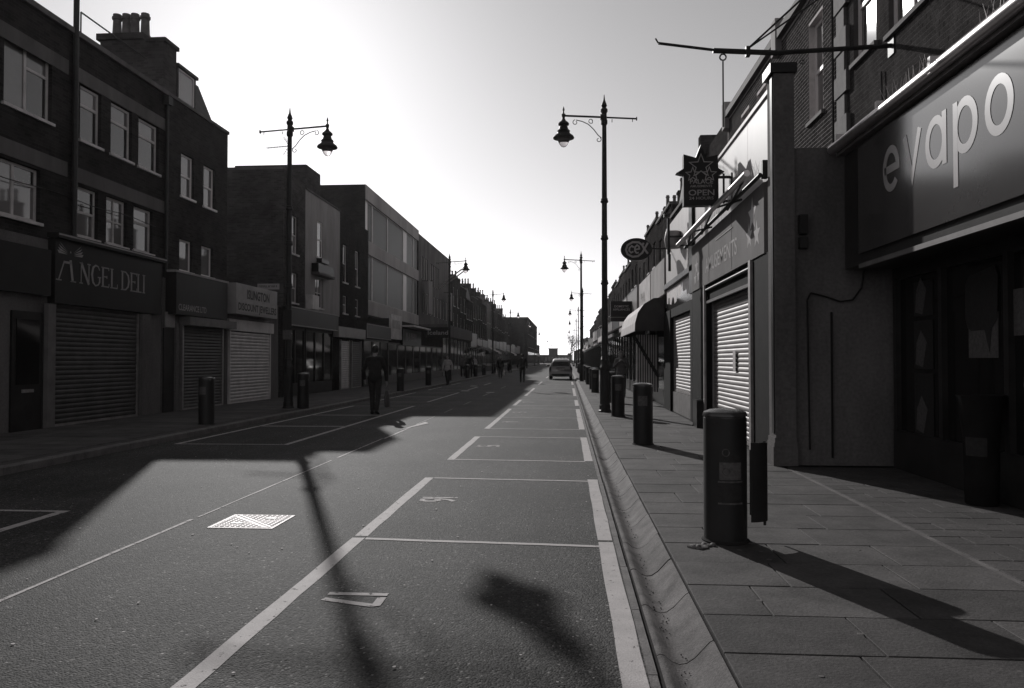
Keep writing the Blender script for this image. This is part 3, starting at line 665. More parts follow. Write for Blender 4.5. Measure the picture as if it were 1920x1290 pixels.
for a in (-.18,.18):
    for k in range(3): mb.tube((-.05-.05*k,-.2,1.42+a*(1+k*.5)),(-.05-.05*k,.2,1.42+a*(1+k*.5)),.008,n=5)
    mb.tube((.02,0,1.43),(-.24,0,1.43+a*2.1),.01,n=5)
put('boom', mb.mesh('boom'), M['iron'], ae)
B = thing('rendered_house', 'pale rendered house with one bright sash window and window box', 'house', (FL, 31.5, 0))
hol = kh([(30.9,31.65,5.55,7.0),(30.7,31.7,3.5,4.7)]); y0_, y1_ = ky(29.5), ky(34); zr = kz(7.95)
mb = MB(); facade(mb, 'L', FB, y0_, y1_, LZ, zr, hol); shell(mb, 'L', FB, y0_, y1_, LZ, zr, 7); build(mb, 'wall', M['render_pale'], B)
window(B, 'L', FB, hol[0], 'sash', 'white', 'brightglass', rec=.05); window(B, 'L', FB, hol[1], 'cross', 'offwhite')
build(MB().box(FB+.28, FB+.02, ky(30.8), ky(31.75), kz(5.3), kz(5.47)), 'window_box', M['wood_dark'], B); build(MB().box(FB+.4, FB+.02, ky(30.2), ky(32.2), kz(4.75), kz(4.85)), 'canopy', M['concrete'], B)
build(MB().box(FB+.35, FB+.02, ky(30.2), ky(32.2), kz(4.86), kz(5.2)), 'sign_board', M['sign_dark'], B)
build(MB().box(FB+.06, FB-.2, y0_, y1_, zr, zr+.07), 'coping', M['concrete'], B)
build(MB().box(FB+.35, FB+.02, ky(29.52), ky(30.3), kz(3.35), kz(3.9)), 'air_conditioner', M['offwhite'], B)
extension(B, 29.5, 33.1, 3.3, 'brickL2'); shopfront(B, 'L', FL+.05, 29.6, 32.9, LZ, 2.6, 3)
B = thing('sash_house', 'dark brick house with two tall sash windows between render and modern block', 'house', (FL, 36, 0))
hol = kh([(34.5,35.2,4.9,6.6),(36.5,37.2,4.9,6.6),(34.5,35.2,3.5,4.3),(36.5,37.2,3.5,4.3)]); y0_ = ky(34); y1_ = 45.9; zr = kz(7.9)
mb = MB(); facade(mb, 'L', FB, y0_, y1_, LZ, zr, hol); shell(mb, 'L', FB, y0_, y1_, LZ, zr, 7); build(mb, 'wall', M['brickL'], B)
for h in hol: window(B, 'L', FB, h, 'sash', 'offwhite')
extension(B, 33.1, 43.4, 3.3, 'brickL')
fascia(B, 'L', FL, 33.2, 37.6, 2.4, 2.85, 'sign_mid', .25); fascia(B, 'L', FL, 38, 43.2, 2.5, 3.2, 'sign_dark', .2, edge='letter_dim')
shutter(B, 'L', FL+.05, 34.2, 35.4, LZ, 2.3, .1, 'shutter_mid'); shutter(B, 'L', FL+.05, 35.9, 37.4, LZ, 2.3, .1, 'shutter_dark'); shopfront(B, 'L', FL+.05, 38, 43.2, LZ, 2.45, 3)
# --- modern concrete-banded block
FM = -12.0; KM = 12/11.
def mz(z): return HC+(z-HC)*KM
B = thing('modern_block', 'modern three-storey block with pale concrete bands and wide dark glazing', 'building', (FL, 50, 0))
def modern(y0, y1, bands, wins, zt, mull):
    mb = MB(); shell(mb, 'L', FM, y0, y1, LZ, zt, 9); mb.box(FM-.55, FM-.5, y0, y1, LZ, zt-.02); build(mb, 'wall', M['brickL'], B)
    for a, b in bands: build(MB().box(FM+.03, FM-.5, y0+.01, y1-.01, a, b), 'concrete_band', M['band'], B)
    for (a, b) in wins:
        n_ = len(mull)-1
        for i in range(n_):
            mw = MB(); c, d = mull[i], mull[i+1]
            mw.box(FM-.08, FM-.16, c, c+.12, a, b); mw.box(FM-.08, FM-.16, d-.12, d, a, b); mw.box(FM-.08, FM-.16, c+.12, d-.12, a, a+.06); mw.box(FM-.08, FM-.16, c+.12, d-.12, b-.06, b)
            wo_ = build(mw, 'window', M['offwhite'], B); build(MB().box(FM-.11, FM-.12, c+.12, d-.12, a+.06, b-.06), 'pane', M['dimglass'], wo_)
            if i in (0, 3): build(MB().box(FM-.085, FM-.10, c+.13, c+.13+(d-c)*.3, a+.07, b-.07), 'blind', M['white'], wo_)
modern(45.9, 62.4, [(mz(10.2),mz(11.0)),(mz(7.25),mz(8.0)),(mz(3.9),mz(4.7))], [(mz(8.0),mz(10.2)),(mz(4.7),mz(7.25))], mz(11.0), [y*KM for y in (42.2,43.9,47.6,52.2,55.6,57.0)])
build(MB().box(FL+.0, FM-.4, 43.5, 62.3, 2.4, 3.75), 'ground_floor_beam', M['brickL'], B)
fs = fascia(B, 'L', FL, 40.5+3.1, 46.4, 2.6, 4.0, 'offwhite', .12); blurred(fs, 'L', FL+.122, 43.9, 3.2, 8, .5, 2.2, 'letter_dim')
fs = fascia(B, 'L', FL, 46.6, 52.4, 2.3, 3.3, 'sign_dark', .15); blurred(fs, 'L', FL+.152, 47.4, 2.6, 7, .5, 3.6, 'letter_dim')
build(MB().box(FL+.8, FL+.1, 46.6, 52.4, 3.4, 3.5), 'canopy_rail', M['offwhite'], B)
shopfront(B, 'L', FL-.02, 43.6, 62.2, LZ, 2.4, 8, 'wood_mid')
ic = thing('projecting_sign', 'dark projecting box sign lettered Iceland on the modern block', 'sign', (-9.5, 55, 3.1))
build(MB().box(FL+.02,-8.35,54.96,55.1,2.95,3.72), 'sign_box', M['sign_dark'], ic); build(MB().box(-8.35,-8.27,54.94,55.12,2.9,3.77), 'end_cap', M['letter_dim'], ic)
mb = MB(); text_into(mb, 'Iceland', .42, frF(-9.9,54.955,3.2), 0, .004, 1.45, bold=.015); build(mb, 'lettering', M['letter'], ic)
B = thing('strip_window_block', 'flat-roofed block with narrow strip windows and hanging banners beyond the modern block', 'building', (FL, 70, 0))
hol = [(58.5+i*1.0, 59.1+i*1.0, 7.6, 9.3) for i in range(3)] + [(62.2+i*.9, 62.8+i*.9, 7.4, 9.2) for i in range(5)] + [(59+i*1.6,60+i*1.6,5.0,6.6) for i in range(8)]
hol = [(h[0]*KM, h[1]*KM, mz(h[2]), mz(h[3])) for h in hol]; zr = mz(10.8)
mb = MB(); facade(mb, 'L', FM, 62.4, 79.4, LZ, zr, hol); shell(mb, 'L', FM, 62.4, 79.4, LZ, zr, 9); build(mb, 'wall', M['render_grey'], B)
for h in hol: window(B, 'L', FM, h, 'plain', 'white', sill=False)
for yb in (58.0*KM, 68.2*KM): build(MB().box(FM+.7, FM+.64, yb, yb+1.7, mz(4.9), mz(7.4)), 'banner', M['render_pale'], B); build(MB().tube((FM,yb+.8,mz(7.42)),(FM+.9,yb+.8,mz(7.42)),.03), 'banner_pole', M['iron'], B)
build(MB().box(FL+.3, FM+.02, 62.5, 79.3, 3.3, 4.3), 'canopy', M['concrete'], B); shopfront(B, 'L', FL, 62.5, 79.3, LZ, 3.3, 8, 'wood_mid')
for yb in (70.5, 72.0): build(MB().tube((FM,yb,7.9),(FM+2.6,yb,9.8),.06), 'flag_pole', M['metal_dull'], B)

# ================================================================ terrace houses further off
def terrace(side, X, y0, y1, zt, wall, label, group, back=8, ext=None, nwin=2, floors=2, roof='flat', stack=True, fasc='sign_mid', zg=None, awn=None, name='terrace_house'):
    nx = NX(side); zg = LZ if side == 'L' else PZ
    B = thing(name, label, 'house', (X, (y0+y1)/2, 0), group)
    hol = []; st0 = 4.0; fh = (zt-.7-st0)/floors
    for f in range(floors):
        for i in range(nwin):
            c = y0+(y1-y0)*(i+.5)/nwin; hw = min(.55, (y1-y0)/nwin*.28); hol.append((c-hw, c+hw, st0+f*fh+.35, st0+f*fh+fh*.86))
    mb = MB(); facade(mb, side, X, y0+.01, y1-.01, zg, zt, hol); shell(mb, side, X, y0+.01, y1-.01, zg, zt, back); build(mb, 'wall', M[wall], B)
    for h in hol: window(B, side, X, h, 'sash', 'offwhite', 'glass')
    build(MB().box(X+nx*.1, X-nx*.25, y0+.02, y1-.02, zt, zt+.12), 'coping', M['concrete'], B)
    if roof == 'pitch':
        P = [(X-nx*.3, zt), (X-nx*back*.5, zt+1.7), (X-nx*(back-.3), zt)]
        mb = MB().prism(P, ((0,y0+.3,0),(1,0,0),(0,0,1),(0,1,0)), 0, y1-y0-.6); build(mb, 'roof', M['roof'], B)
    if roof == 'gable':
        P = [(0, zt), ((y1-y0)/2, zt+1.6), (y1-y0, zt)]
        mb = MB().prism(P, ((X-nx*.2,y0,0),(0,1,0),(0,0,1),(-nx,0,0)), 0, back*.8); build(mb, 'roof', M['roof'], B)
    if stack:
        hs = 1.5 if roof == 'flat' else 2.0
        ck = build(MB().box(X-nx*1.0, X-nx*2.6, y1-.65, y1-.03, zt-.1, zt+hs).box(X-nx*.95, X-nx*2.65, y1-.7, y1-.025, zt+hs, zt+hs+.12), 'chimney_stack', M[wall], B)
        pots(ck, [(X-nx*(1.2+i*.38), y1-.36, zt+hs+.12) for i in range(4)], .7)
    Xs = X
    if ext is not None:
        Xs = ext; ze = 3.75 + (hash(round(y0)) % 5)*.12
        mb = MB(); shell(mb, side, Xs, y0+.01, y1-.01, zg, ze, abs(X-ext)+.05); mb.box(Xs-nx*.3, Xs-nx*.32, y0+.02, y1-.02, zg, ze-.02); build(mb, 'shop_extension', M['render_grey'], B)
        z0f, z1f = 2.75, ze
    else: z0f, z1f = 2.6, 3.5
    fascia(B, side, Xs, y0+.15, y1-.15, z0f, z1f, fasc, .12, edge='sign_dark' if fasc != 'sign_dark' else 'letter_dim')
    shopfront(B, side, Xs, y0+.2, y1-.2, zg, z0f, 3)
    if awn:
        P = [(0, 3.0), (nx*1.3, 2.35), (nx*1.3, 2.15), (nx*1.28, 2.15), (nx*1.28, 2.33), (0, 2.95)]
        mb = MB().prism(P, ((Xs+nx*.12,y0+.3,0),(1,0,0),(0,0,1),(0,1,0)), 0, y1-y0-.6); build(mb, 'awning', M[awn], B)
    return B
GL = 'brick terrace houses on the shaded side'
yy = 79.4
for i, (dw, zt, wl, rf, fc_, nw, aw) in enumerate([(5.6,9.2,'brickL3','flat','sign_mid',2,None),(5.4,8.6,'brickL2','flat','sign_mid',2,'canvas_dark_and_shade'),(6.2,7.6,'brickL','gable','sign_dark',3,None),(5.2,8.4,'brickL3','pitch','sign_mid',2,'canvas'),
    (5.6,8.8,'brickF','flat','sign_mid',2,None),(6,8.3,'brickL2','pitch','sign_dark',2,'canvas_dark_and_shade'),(6,9.0,'render_grey','flat','sign_mid',2,None),(6.5,8.2,'brickF','pitch','sign_mid',2,None),(6,8.8,'brickL3','flat','sign_dark',2,'canvas'),
    (7,8.4,'brickL2','pitch','sign_mid',2,None),(7,8.0,'brickF','flat','sign_mid',2,None),(8,8.6,'brickL3','pitch','sign_dark',2,None),(9,7.8,'brickF','flat','sign_mid',2,None)]):
    lab = 'dark gabled house with chimney pots beyond the strip-window block' if i == 2 else '%s %s terrace house, %s past the strip-window block on the shaded side' % ({'flat':'flat-topped','pitch':'slate-roofed','gable':'gabled'}[rf], 'grey rendered' if i == 6 else 'brick', ORD[i])
    terrace('L', FB, yy, yy+dw, zt+.9, wl, lab, GL, ext=FL, roof=rf, nwin=nw, fasc=fc_, awn=aw); yy += dw
B = thing('corner_block', 'flat-roofed three-storey block standing forward at the far end of the shaded terrace', 'building', (-8.4, 185, 0))
hol = [(yy+4+i*5, yy+5.6+i*5, z, z+1.9) for i in range(9) for z in (4.2, 7.0)]
mb = MB(); facade(mb, 'L', -8.4, yy+1, yy+52, LZ, 10.2, hol); shell(mb, 'L', -8.4, yy+1, yy+52, LZ, 10.2, 14); build(mb, 'wall', M['brickL2'], B)
for h in hol: window(B, 'L', -8.4, h, 'sash', 'offwhite')
build(MB().box(-8.3, -22.5, yy+.95, yy+52, 10.2, 10.5), 'coping', M['concrete'], B)
for i in range(3):
    h = (-13.5-i*2.6, 4.6); 
    for z in (4.4, 7.2): build(MB().box(h[0], h[0]+1.1, yy+.93, yy+1.0, z, z+1.8), 'window', M['glass'], B)
shopfront(B, 'L', -8.3, yy+1.5, yy+51, LZ, 3.2, 12)
yc = yy+52
for i in range(3): terrace('L', -9.2, yc+i*14, yc+14+i*14, 5.6+i*.2, 'brickF', 'low distant brick house, %s past the forward corner block' % ORD[i], 'low distant houses', floors=1, nwin=3, stack=False)
# far end of the street: closing buildings and a bare tree
B = thing('end_building', 'low distant building with a raised central block closing the end of the street', 'building', (-5, END, 0))
mb = MB(); mb.box(-40, 2, END, END+12, 0, 3.6); build(mb, 'wall', M['brickF'], B); build(MB().box(-8,-4.2,END+2,END+8,3.6,6.2), 'raised_block', M['brickL3'], B); build(MB().box(-8.3,-3.9,END+1.8,END+8.2,6.2,6.45), 'cornice', M['concrete'], B)
build(MB().box(0, 1.6, END+1, END+4, 3.6, 4.3), 'roof_hut', M['brickF'], B)
for i in range(8):
    build(MB().box(-9.5+i*1.4, -8.7+i*1.4, END-.04, END+.02, 1.0, 2.6), 'window', M['glass'], B)
B = thing('end_terrace', 'distant terrace closing the street behind the sunny pavement', 'building', (15, END+10, 0))
build(MB().box(3, 40, END+6, END+16, 0, 5.2), 'wall', M['brickF'], B); build(MB().prism([(3,5.2),(3,5.3),(8,7.4),(40,7.4),(40,5.2)], ((0,END+6,0),(1,0,0),(0,0,1),(0,1,0)), 0, 9), 'roof', M['roof'], B)
for i in range(6): build(MB().box(4+i*3, 5.2+i*3, END+5.95, END+6.02, 1.6, 3.4), 'window', M['glass'], B)
T = thing('bare_tree', 'bare leafless tree at the far end of the street', 'tree', (.9, 285, 0))
tr = MB(); tw = MB(); rnd = random.Random(5)
def grow(p, d, L_, r, lev):
    q = p+d*L_; (tr if lev < 3 else tw).tube(p, q, r, r*.68, n=6 if lev < 3 else 4, cap=False)
    if lev >= 6: return
    for k in range(3 if lev < 5 else 2):
        nd = (d*(.85 if k == 0 else .55) + Vector((rnd.uniform(-.75,.75), rnd.uniform(-.75,.75), rnd.uniform(-.05,.55)))).normalized()
        grow(q if k < 2 else p+d*L_*.7, nd, L_*rnd.uniform(.62,.86), r*.6, lev+1)
grow(Vector((.9,285,-.06)), Vector((.03,0,1)), 3.3, .24, 0)
build(tr, 'trunk', M['bark'], T, True); build(tw, 'crown', M['bark'], T)
# ================================================================ sunny (right) side
XM = 4.6                                                  # plane of the old house fronts, set back behind the shops
def brickwork(par, X, y0, y1, z0, z1, holes, mt, wob=.004):
    mb = MB(); r = 0; z = z0; rr = random.Random(3)
    while z < z1-.03:
        y = y0 - (.1125 if r % 2 else 0)
        while y < y1:
            a, b = max(y0, y)+.005, min(y1, y+.225)-.005
            cy = (a+b)/2; cz = z+.033
            hit = [h for h in holes if h[2]-.035 < cz < h[3]+.035 and b > h[0] and a < h[1]]
            for h in hit:
                if a >= h[0] and b <= h[1]: a = b
                elif a < h[0]: b = min(b, h[0]-.002)
                else: a = max(a, h[1]+.002)
            if b-a > .03:
                x = X-.0015-rr.uniform(0, wob*.25); q = [(X,a,z+.004),(X,b,z+.004),(X,b,z+.071),(X,a,z+.071)]; p = [(x,u[1],u[2]) for u in q]
                mb.add(q+p, [(7,6,5,4),(0,1,5,4)[::-1],(1,2,6,5)[::-1],(2,3,7,6)[::-1],(3,0,4,7)[::-1]])
            y += .225
        z += .075; r += 1
    return tag(build(mb, 'brickwork', M[mt], par), kind='stuff')
# --- vape shop: fascia sign, roller, recessed front, brick house above
B = thing('vape_shop', 'brick house over a shop with a big grey fascia sign reading evapo', 'building', (3.42, 6, 0))
hol = [(10.9,11.9,6.15,7.9),(11.95+.25,13.0-.25,6.2,7.9)]
hol = [(9.9,11.1,6.05,7.9),(11.55,12.45,6.15,7.9),(7.4,8.4,6.05,7.9)]
mb = MB(); facade(mb, 'R', XM, .5, 13.1, 3.6, 9.0, hol); shell(mb, 'R', XM, .5, 13.1, PZ, 9.0, 7); build(mb, 'wall', M['mortar_dark'], B)
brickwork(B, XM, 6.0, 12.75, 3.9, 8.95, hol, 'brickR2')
for h, st in zip(hol, ['casement','sash','casement']):
    w_ = window(B, 'R', XM, h, st, 'white', 'brightglass', rec=.07, fw=.07, sill='stone')
    if st == 'sash':                                      # old panes sit slightly out of true and catch the sun
        for p in w_.children:
            if p.name.startswith('pane'):
                c = sum((v.co for v in p.data.vertices), Vector())/len(p.data.vertices)
                for v in p.data.vertices: v.co -= c
                p.location = c; p.rotation_euler = (0, R(.45), R(.55))
build(MB().box(XM-.02, XM+.02, 6.0, 12.7, 8.95, 9.06), 'coping', M['concrete'], B)
for i in range(14):                                       # quoins, long and short
    d = .40 if i % 2 else .26; z = 4.0+i*.36
    build(MB().box(XM-.05-.02*(i % 2), XM+.02, 13.02-d, 13.02+d*.4, z, z+.345), 'quoin', M['stone'], B)
mb = MB(); mb.box(3.44, XM+.02, .5, 9.60, 2.52, 3.98); mb.box(3.46, XM+.01, .5, 9.62, 3.98, 4.02); fs = build(mb, 'fascia_box', M['wood_dark'], B)
sp_ = build(MB().box(3.40, 3.44, .6, 9.05, 2.64, 3.90), 'sign_panel', M['sign_grey'], B)
# letters: e v a p o (u runs towards the camera)
def ring(r1, r2, a0=0, a1=360, n=28): return [(r1*math.cos(R(a0+(a1-a0)*i/n)), r2*math.sin(R(a0+(a1-a0)*i/n))) for i in range(n+1)]
rx, rz, sw = .165, .203, .08
def letter(fn, u):
    mb = MB(); fr = frR(3.40, u, 3.415); fn(mb, fr); build(mb, 'letter', M['letter'], sp_)
def l_o(mb, fr): mb.ribbon(ring(rx, rz)[:-1], sw, fr, 0, .004, True)
def l_e(mb, fr): mb.ribbon([(-rx, 0.0)]+[(rx, .0)]+ring(rx, rz, 0, 318)[1:], sw, fr, 0, .004)
def l_a(mb, fr): l_o(mb, fr); mb.ribbon([(rx+.0, rz+.04), (rx+.0, -rz-.04)], sw, fr, 0, .0045)
def l_p(mb, fr): l_o(mb, fr); mb.ribbon([(-rx, rz+.04), (-rx, -rz-.30)], sw, fr, 0, .0045)
def l_v(mb, fr): mb.ribbon([(-rx, rz+.03), (0, -rz+.0), (rx, rz+.03)], sw, fr, 0, .004)
for fn, u in ((l_e,8.12),(l_v,7.62),(l_a,7.13),(l_p,6.60),(l_o,6.08)): letter(fn, u)
rl = MB(); rl.tube((3.30,.6,4.02),(3.30,9.62,4.02),.062,n=16); ro = build(rl, 'awning_roller', M['metal'], B, True)
build(MB().box(3.34,3.46,.6,9.6,3.93,3.99), 'roller_tray', M['metal_dull'], B)
mb = MB()
for yb in (9.3, 8.1, 6.9, 5.3): mb.box(3.25,3.45,yb,yb+.05,3.98,4.13); 
for yb, k in ((8.05,9),(6.2,11)):
    for i in range(k*2): 
        y = yb-i*.055; mb.tube((3.33,y,4.08),(3.33+random.uniform(-.06,.04),y+random.uniform(-.04,.04),4.24),.003,.001,n=4)
mb.box(3.31,3.35,5.0,6.2,4.08,4.10); mb.box(3.31,3.35,7.1,8.1,4.08,4.10); tag(build(mb, 'bird_spikes', M['white'], B), kind='stuff')
mb = MB(); mb.box(3.40, 3.46, .6, 9.05, 2.47, 2.52); build(mb, 'soffit_trim', M['wood_mid'], B)
# recessed glazed front
sf = MB(); sf.box(4.0,4.1,.5,9.6,PZ,.55); sf.box(4.0,4.1,.5,9.6,2.38,2.52)
for yb in (9.5, 8.35, 7.1, 5.9, 4.6, 3.2): sf.box(3.98,4.1,yb-.04,yb+.04,.55,2.38)
sfo = build(sf, 'shop_window', M['wood_dark'], B)
for a, b in ((8.39,9.46),(7.14,8.31),(5.94,7.06),(4.64,5.86),(3.24,4.56)): build(MB().box(4.04,4.05,a,b,.552,2.378), 'pane', M['shopglass'], sfo)
mb = MB(); mb.box(4.11, XM-.02, .5, 9.6, PZ, 2.51); build(mb, 'dark_interior', M['inside'], B)
for (y, z0, z1) in ((8.62,1.9,2.3),(8.62,1.3,1.85),(8.62,.55,1.25)):
    p = build(MB().box(4.028,4.036,y,y+.46,z0,z1), 'poster', M['sticker_dark'], B); build(MB().prism([(.02,.05),(.2,.02),(.3,.3),(.16,.44),(.05,.3)], frR(4.028,y+.44,z0), 0, .002), 'poster_picture', M['sticker'], p)
p = build(MB().box(4.028,4.036,7.32,7.85,1.42,1.86), 'poster', M['sticker'], B)
bp_ = [(.26+.30*math.cos(a), .3+.28*math.sin(a)) for a in [i*.3927 for i in range(16)]]
build(MB().prism([(-.02,.02),(.02,-.08),(.10,-.11),(.34,-.11),(.42,-.32),(.46,-.1),(.56,-.02),(.58,.40),(.52,.50),(.05,.44),(-.02,.36)], frR(4.026,7.88,1.80), 0, .004), 'speech_bubble', M['sticker_dark'], p)
for y, z, hh in ((6.9,1.62,.42),(6.62,1.72,.28)): build(MB().box(4.028,4.034,y,y+.19,z,z+hh), 'paper_notice', M['sticker'], B)
tub = thing('display_tub', 'dark flared display tub with a pale label by the vape shop window', 'tub', (3.78, 7.15, PZ))
mb = MB(); mb.lathe([(.13,0),(.14,.02),(.15,.6),(.20,.98),(.21,1.0),(.19,1.0),(.14,.65)], (3.78,7.15,PZ), 20); build(mb, 'tub', M['black'], tub, True)
mb = MB(); mb.lathe([(.152,.45),(.158,.62)], (3.78,7.15,PZ), 8, R(70), R(190)); build(mb, 'label', M['sticker_dark'], tub)
# projecting pole with stays and hanging rod
P_ = thing('banner_pole', 'long thin metal pole with stays and hanging rod projecting over the pavement', 'pole', (XM, 11, 5.9))
mb = MB(); mb.tube((XM,11,5.86),(3.0,11,5.80),.035,n=8); mb.tube((3.0,11,5.80),(2.1,11,5.86),.04,n=8); mb.tube((2.1,11,5.87),(1.32,11,5.99),.02,n=6); mb.tube((1.32,11,5.99),(1.28,11,6.06),.012,n=5); build(mb, 'pole', M['iron'], P_, True)
build(MB().box(2.56,2.62,10.96,11.04,5.76,5.90), 'clamp', M['iron'], P_)
for yb in (9.9, 12.0): build(MB().tube((2.6,11,5.88),(XM,yb,7.5),.014,n=6), 'stay', M['iron'], P_)
mb = MB(); mb.tube((2.24,11,5.70),(2.24,11,4.75),.011,n=6)
for k in range(10):
    a0, a1 = k*.628, (k+1)*.628; mb.tube((2.24+.045*math.cos(a0),11,5.76+.045*math.sin(a0)),(2.24+.045*math.cos(a1),11,5.76+.045*math.sin(a1)),.012,n=5)
    mb.tube((3.35+.03*math.cos(a0),11,5.66+.03*math.sin(a0)),(3.35+.03*math.cos(a1),11,5.66+.03*math.sin(a1)),.008,n=5)
build(mb, 'hanging_rod', M['iron'], P_); build(MB().box(XM-.02,XM-.001,10.9,11.1,5.72,6.0), 'wall_plate', M['iron'], P_)
mb = MB(); mb.path([(XM-.03,13.35,8.8),(XM-.03,13.35,4.2)], .02); mb.path([(XM-.03,11.3,5.6),(XM-.03,11.25,4.1)], .012); build(mb, 'wall_cable', M['iron'], B)
# --- amusement arcade: projecting shop front with tall panel, house behind
B = thing('amusement_arcade', 'amusement arcade with tall white panel front, lettered fascia and closed steel shutter', 'building', (FR, 13.5, 0))
hol = [(13.75,14.75,6.1,8.0),(17.9,18.8,6.1,7.8),(19.6,20.5,6.1,7.8)]
hh = [(13.95,14.75,5.9,7.75),(17.9,18.8,6.1,7.8),(19.6,20.5,6.1,7.8)]
mb = MB(); facade(mb, 'R', XM, 13.1, 22.2, 3.5, 8.3, hh, .16); shell(mb, 'R', XM, 13.1, 22.2, PZ, 8.3, 7); build(mb, 'house_wall', M['mortar'], B)
brickwork(B, XM, 13.15, 22.15, 3.9, 8.28, hh, 'brickR')
for h in hh: window(B, 'R', XM, h, 'sash', 'white', 'brightglass', rec=.11, fw=.07, sill='stone')
build(MB().box(XM-.12, XM+.2, 13.1, 22.2, 8.3, 8.48), 'coping', M['stone'], B)
for yb in (16.6, 22.0): build(MB().box(XM-.14, XM+1.2, yb, yb+.35, 8.0, 8.75), 'party_wall_end', M['render_pale'], B)
# side wall facing the camera, stepped, and the corner pillar
mb = MB(); mb.prism([(2.85,PZ),(XM+.05,PZ),(XM+.05,3.95),(3.55,3.95),(3.38,4.08),(2.85,4.08)], ((0,9.72,0),(1,0,0),(0,0,1),(0,1,0)), 0, .25); build(mb, 'side_wall', M['render_grey'], B)
build(MB().box(2.60,2.85,9.66,9.98,PZ+.35,5.02), 'corner_pillar', M['render_grey'], B)
build(MB().box(2.55,2.88,9.62,10.02,5.02,5.14), 'pillar_cap', M['wood_dark'], B)
mb = MB(); mb.box(2.56,2.86,9.63,10.0,PZ,PZ+.24); mb.box(2.575,2.855,9.645,9.99,PZ+.24,PZ+.29); mb.box(2.585,2.852,9.652,9.985,PZ+.29,PZ+.35); build(mb, 'pillar_base', M['render_grey'], B)
build(MB().box(2.585,2.60,9.70,9.80,PZ+.4,5.0), 'pillar_edge_trim', M['wood_dark'], B)
mb = MB(); mb.path([(3.3,9.70,2.0),(3.3,9.70,PZ+.1)], .014); mb.path([(3.02,9.69,PZ+.2),(3.0,9.69,2.15),(3.04,9.68,2.24),(3.2,9.68,2.2),(3.4,9.68,2.13),(3.55,9.68,2.15),(3.66,9.68,2.3),(3.72,9.68,2.7)], .012); build(mb, 'wall_cable', M['sign_dark'], B)
for z0, z1 in ((2.98,3.22),(2.80,2.94)): build(MB().box(2.90,3.0,9.62,9.72,z0,z1), 'junction_box', M['wood_dark'], B)
# upper white panel in four sheets, its coping
for a, b in ((10.0,11.6),(11.61,13.4),(13.41,15.0),(15.01,16.45)): build(MB().box(2.72, 2.80, a, b, 3.85, 4.985), 'panel', M['panel'], B)
mb = MB(); mb.prism([(9.99,4.99),(16.5,4.99),(16.5,5.03),(9.99,5.05)], ((2.69,0,0),(0,1,0),(0,0,1),(1,0,0)), 0, .2); build(mb, 'panel_coping', M['offwhite'], B)
mb = MB(); shell(mb, 'R', 2.80, 9.98, 16.5, 2.6, 4.0, XM-2.8); build(mb, 'extension_roof', M['render_grey'], B)
sp_ = build(MB().box(2.64, 2.72, 10.35, 16.4, 2.84, 3.80), 'fascia_sign', M['sign_amuse'], B)
for yb in (12.4, 14.4): build(MB().box(2.636, 2.64, yb, yb+.012, 2.86, 3.78), 'panel_joint', M['letter_dark'], sp_)
lm = MB(); text_into(lm, 'AMUSEMENTS', .38, frR(2.638, 14.75, 3.06), 0, .001, 2.75, bold=.006); build(lm, 'lettering', M['star_print'], sp_)
build(MB().box(2.630,2.636,12.3,13.7,3.52,3.535), 'sign_line', M['star_print'], sp_)
def star(c, r, k=.42, n=5, a0=90): return [(c[0]+(r if i % 2 == 0 else r*k)*math.cos(R(a0+i*180/n)), c[1]+(r if i % 2 == 0 else r*k)*math.sin(R(a0+i*180/n))) for i in range(2*n)]
for (u, v, r) in ((5.25,.62,.26),(5.05,.34,.20),(5.5,.30,.20),(.45,.45,.2),(.65,.25,.15),(.28,.22,.15)):
    mb = MB(); mb.prism(star((u,v),r), frR(2.64, 16.25, 2.86), 0, .0012+.001*r); build(mb, 'star', M['star_print'], sp_)
# folded awning: front rail, back rail, arms, end bracket, spikes
mb = MB(); mb.tube((2.42,10.35,3.92),(2.42,16.9,3.92),.045,n=12); build(mb, 'awning_front_rail', M['metal'], B, True)
mb = MB(); mb.tube((2.56,10.2,3.86),(2.56,16.8,3.84),.03,n=8)
for a, b in ((10.6,12.4),(13.0,14.8),(15.2,16.6)): mb.tube((2.44,a,3.9),(2.58,b,3.82),.018,n=6); mb.tube((2.44,b+.2,3.9),(2.60,a+.9,3.8),.018,n=6)
build(mb, 'awning_arm', M['iron'], B); build(MB().box(2.59,2.66,10.2,10.28,3.82,4.06), 'awning_bracket', M['iron'], B)
mb = MB()
for i in range(150):
    y = 10.5+i*.043; mb.tube((2.62,y,3.95),(2.62+random.uniform(-.08,.05),y+random.uniform(-.03,.03),4.13),.0025,.001,n=3)
tag(build(mb, 'bird_spikes', M['metal_dull'], B), kind='stuff')
# pilasters, shutter
build(MB().box(2.66,2.9,10.02,11.2,PZ,2.84), 'pilaster', M['black'], B); build(MB().box(2.66,2.9,14.85,16.5,PZ,2.84), 'pilaster', M['black'], B)
build(MB().box(2.62,2.66,11.08,11.2,PZ,2.84), 'guide_trim', M['metal_dull'], B); build(MB().box(2.62,2.66,14.85,14.95,PZ,2.84), 'guide_trim', M['metal_dull'], B)
mb = MB(); mb.box(2.70,2.9,11.2,14.85,2.50,2.84); build(mb, 'shutter_box', M['black'], B)
build(MB().tube((2.66,11.2,2.74),(2.66,14.85,2.74),.025), 'awning_bar', M['iron'], B, True); build(MB().box(2.655,2.70,11.2,14.85,2.48,2.53), 'lintel_trim', M['wood_mid'], B)
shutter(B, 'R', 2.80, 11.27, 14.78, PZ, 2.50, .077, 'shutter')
build(MB().box(2.762,2.77,12.75,12.95,1.22,1.55), 'paper_notice', M['paper'], B)
build(MB().box(2.83,2.86,11.1,14.9,PZ,2.6), 'shop_back', M['inside'], B)
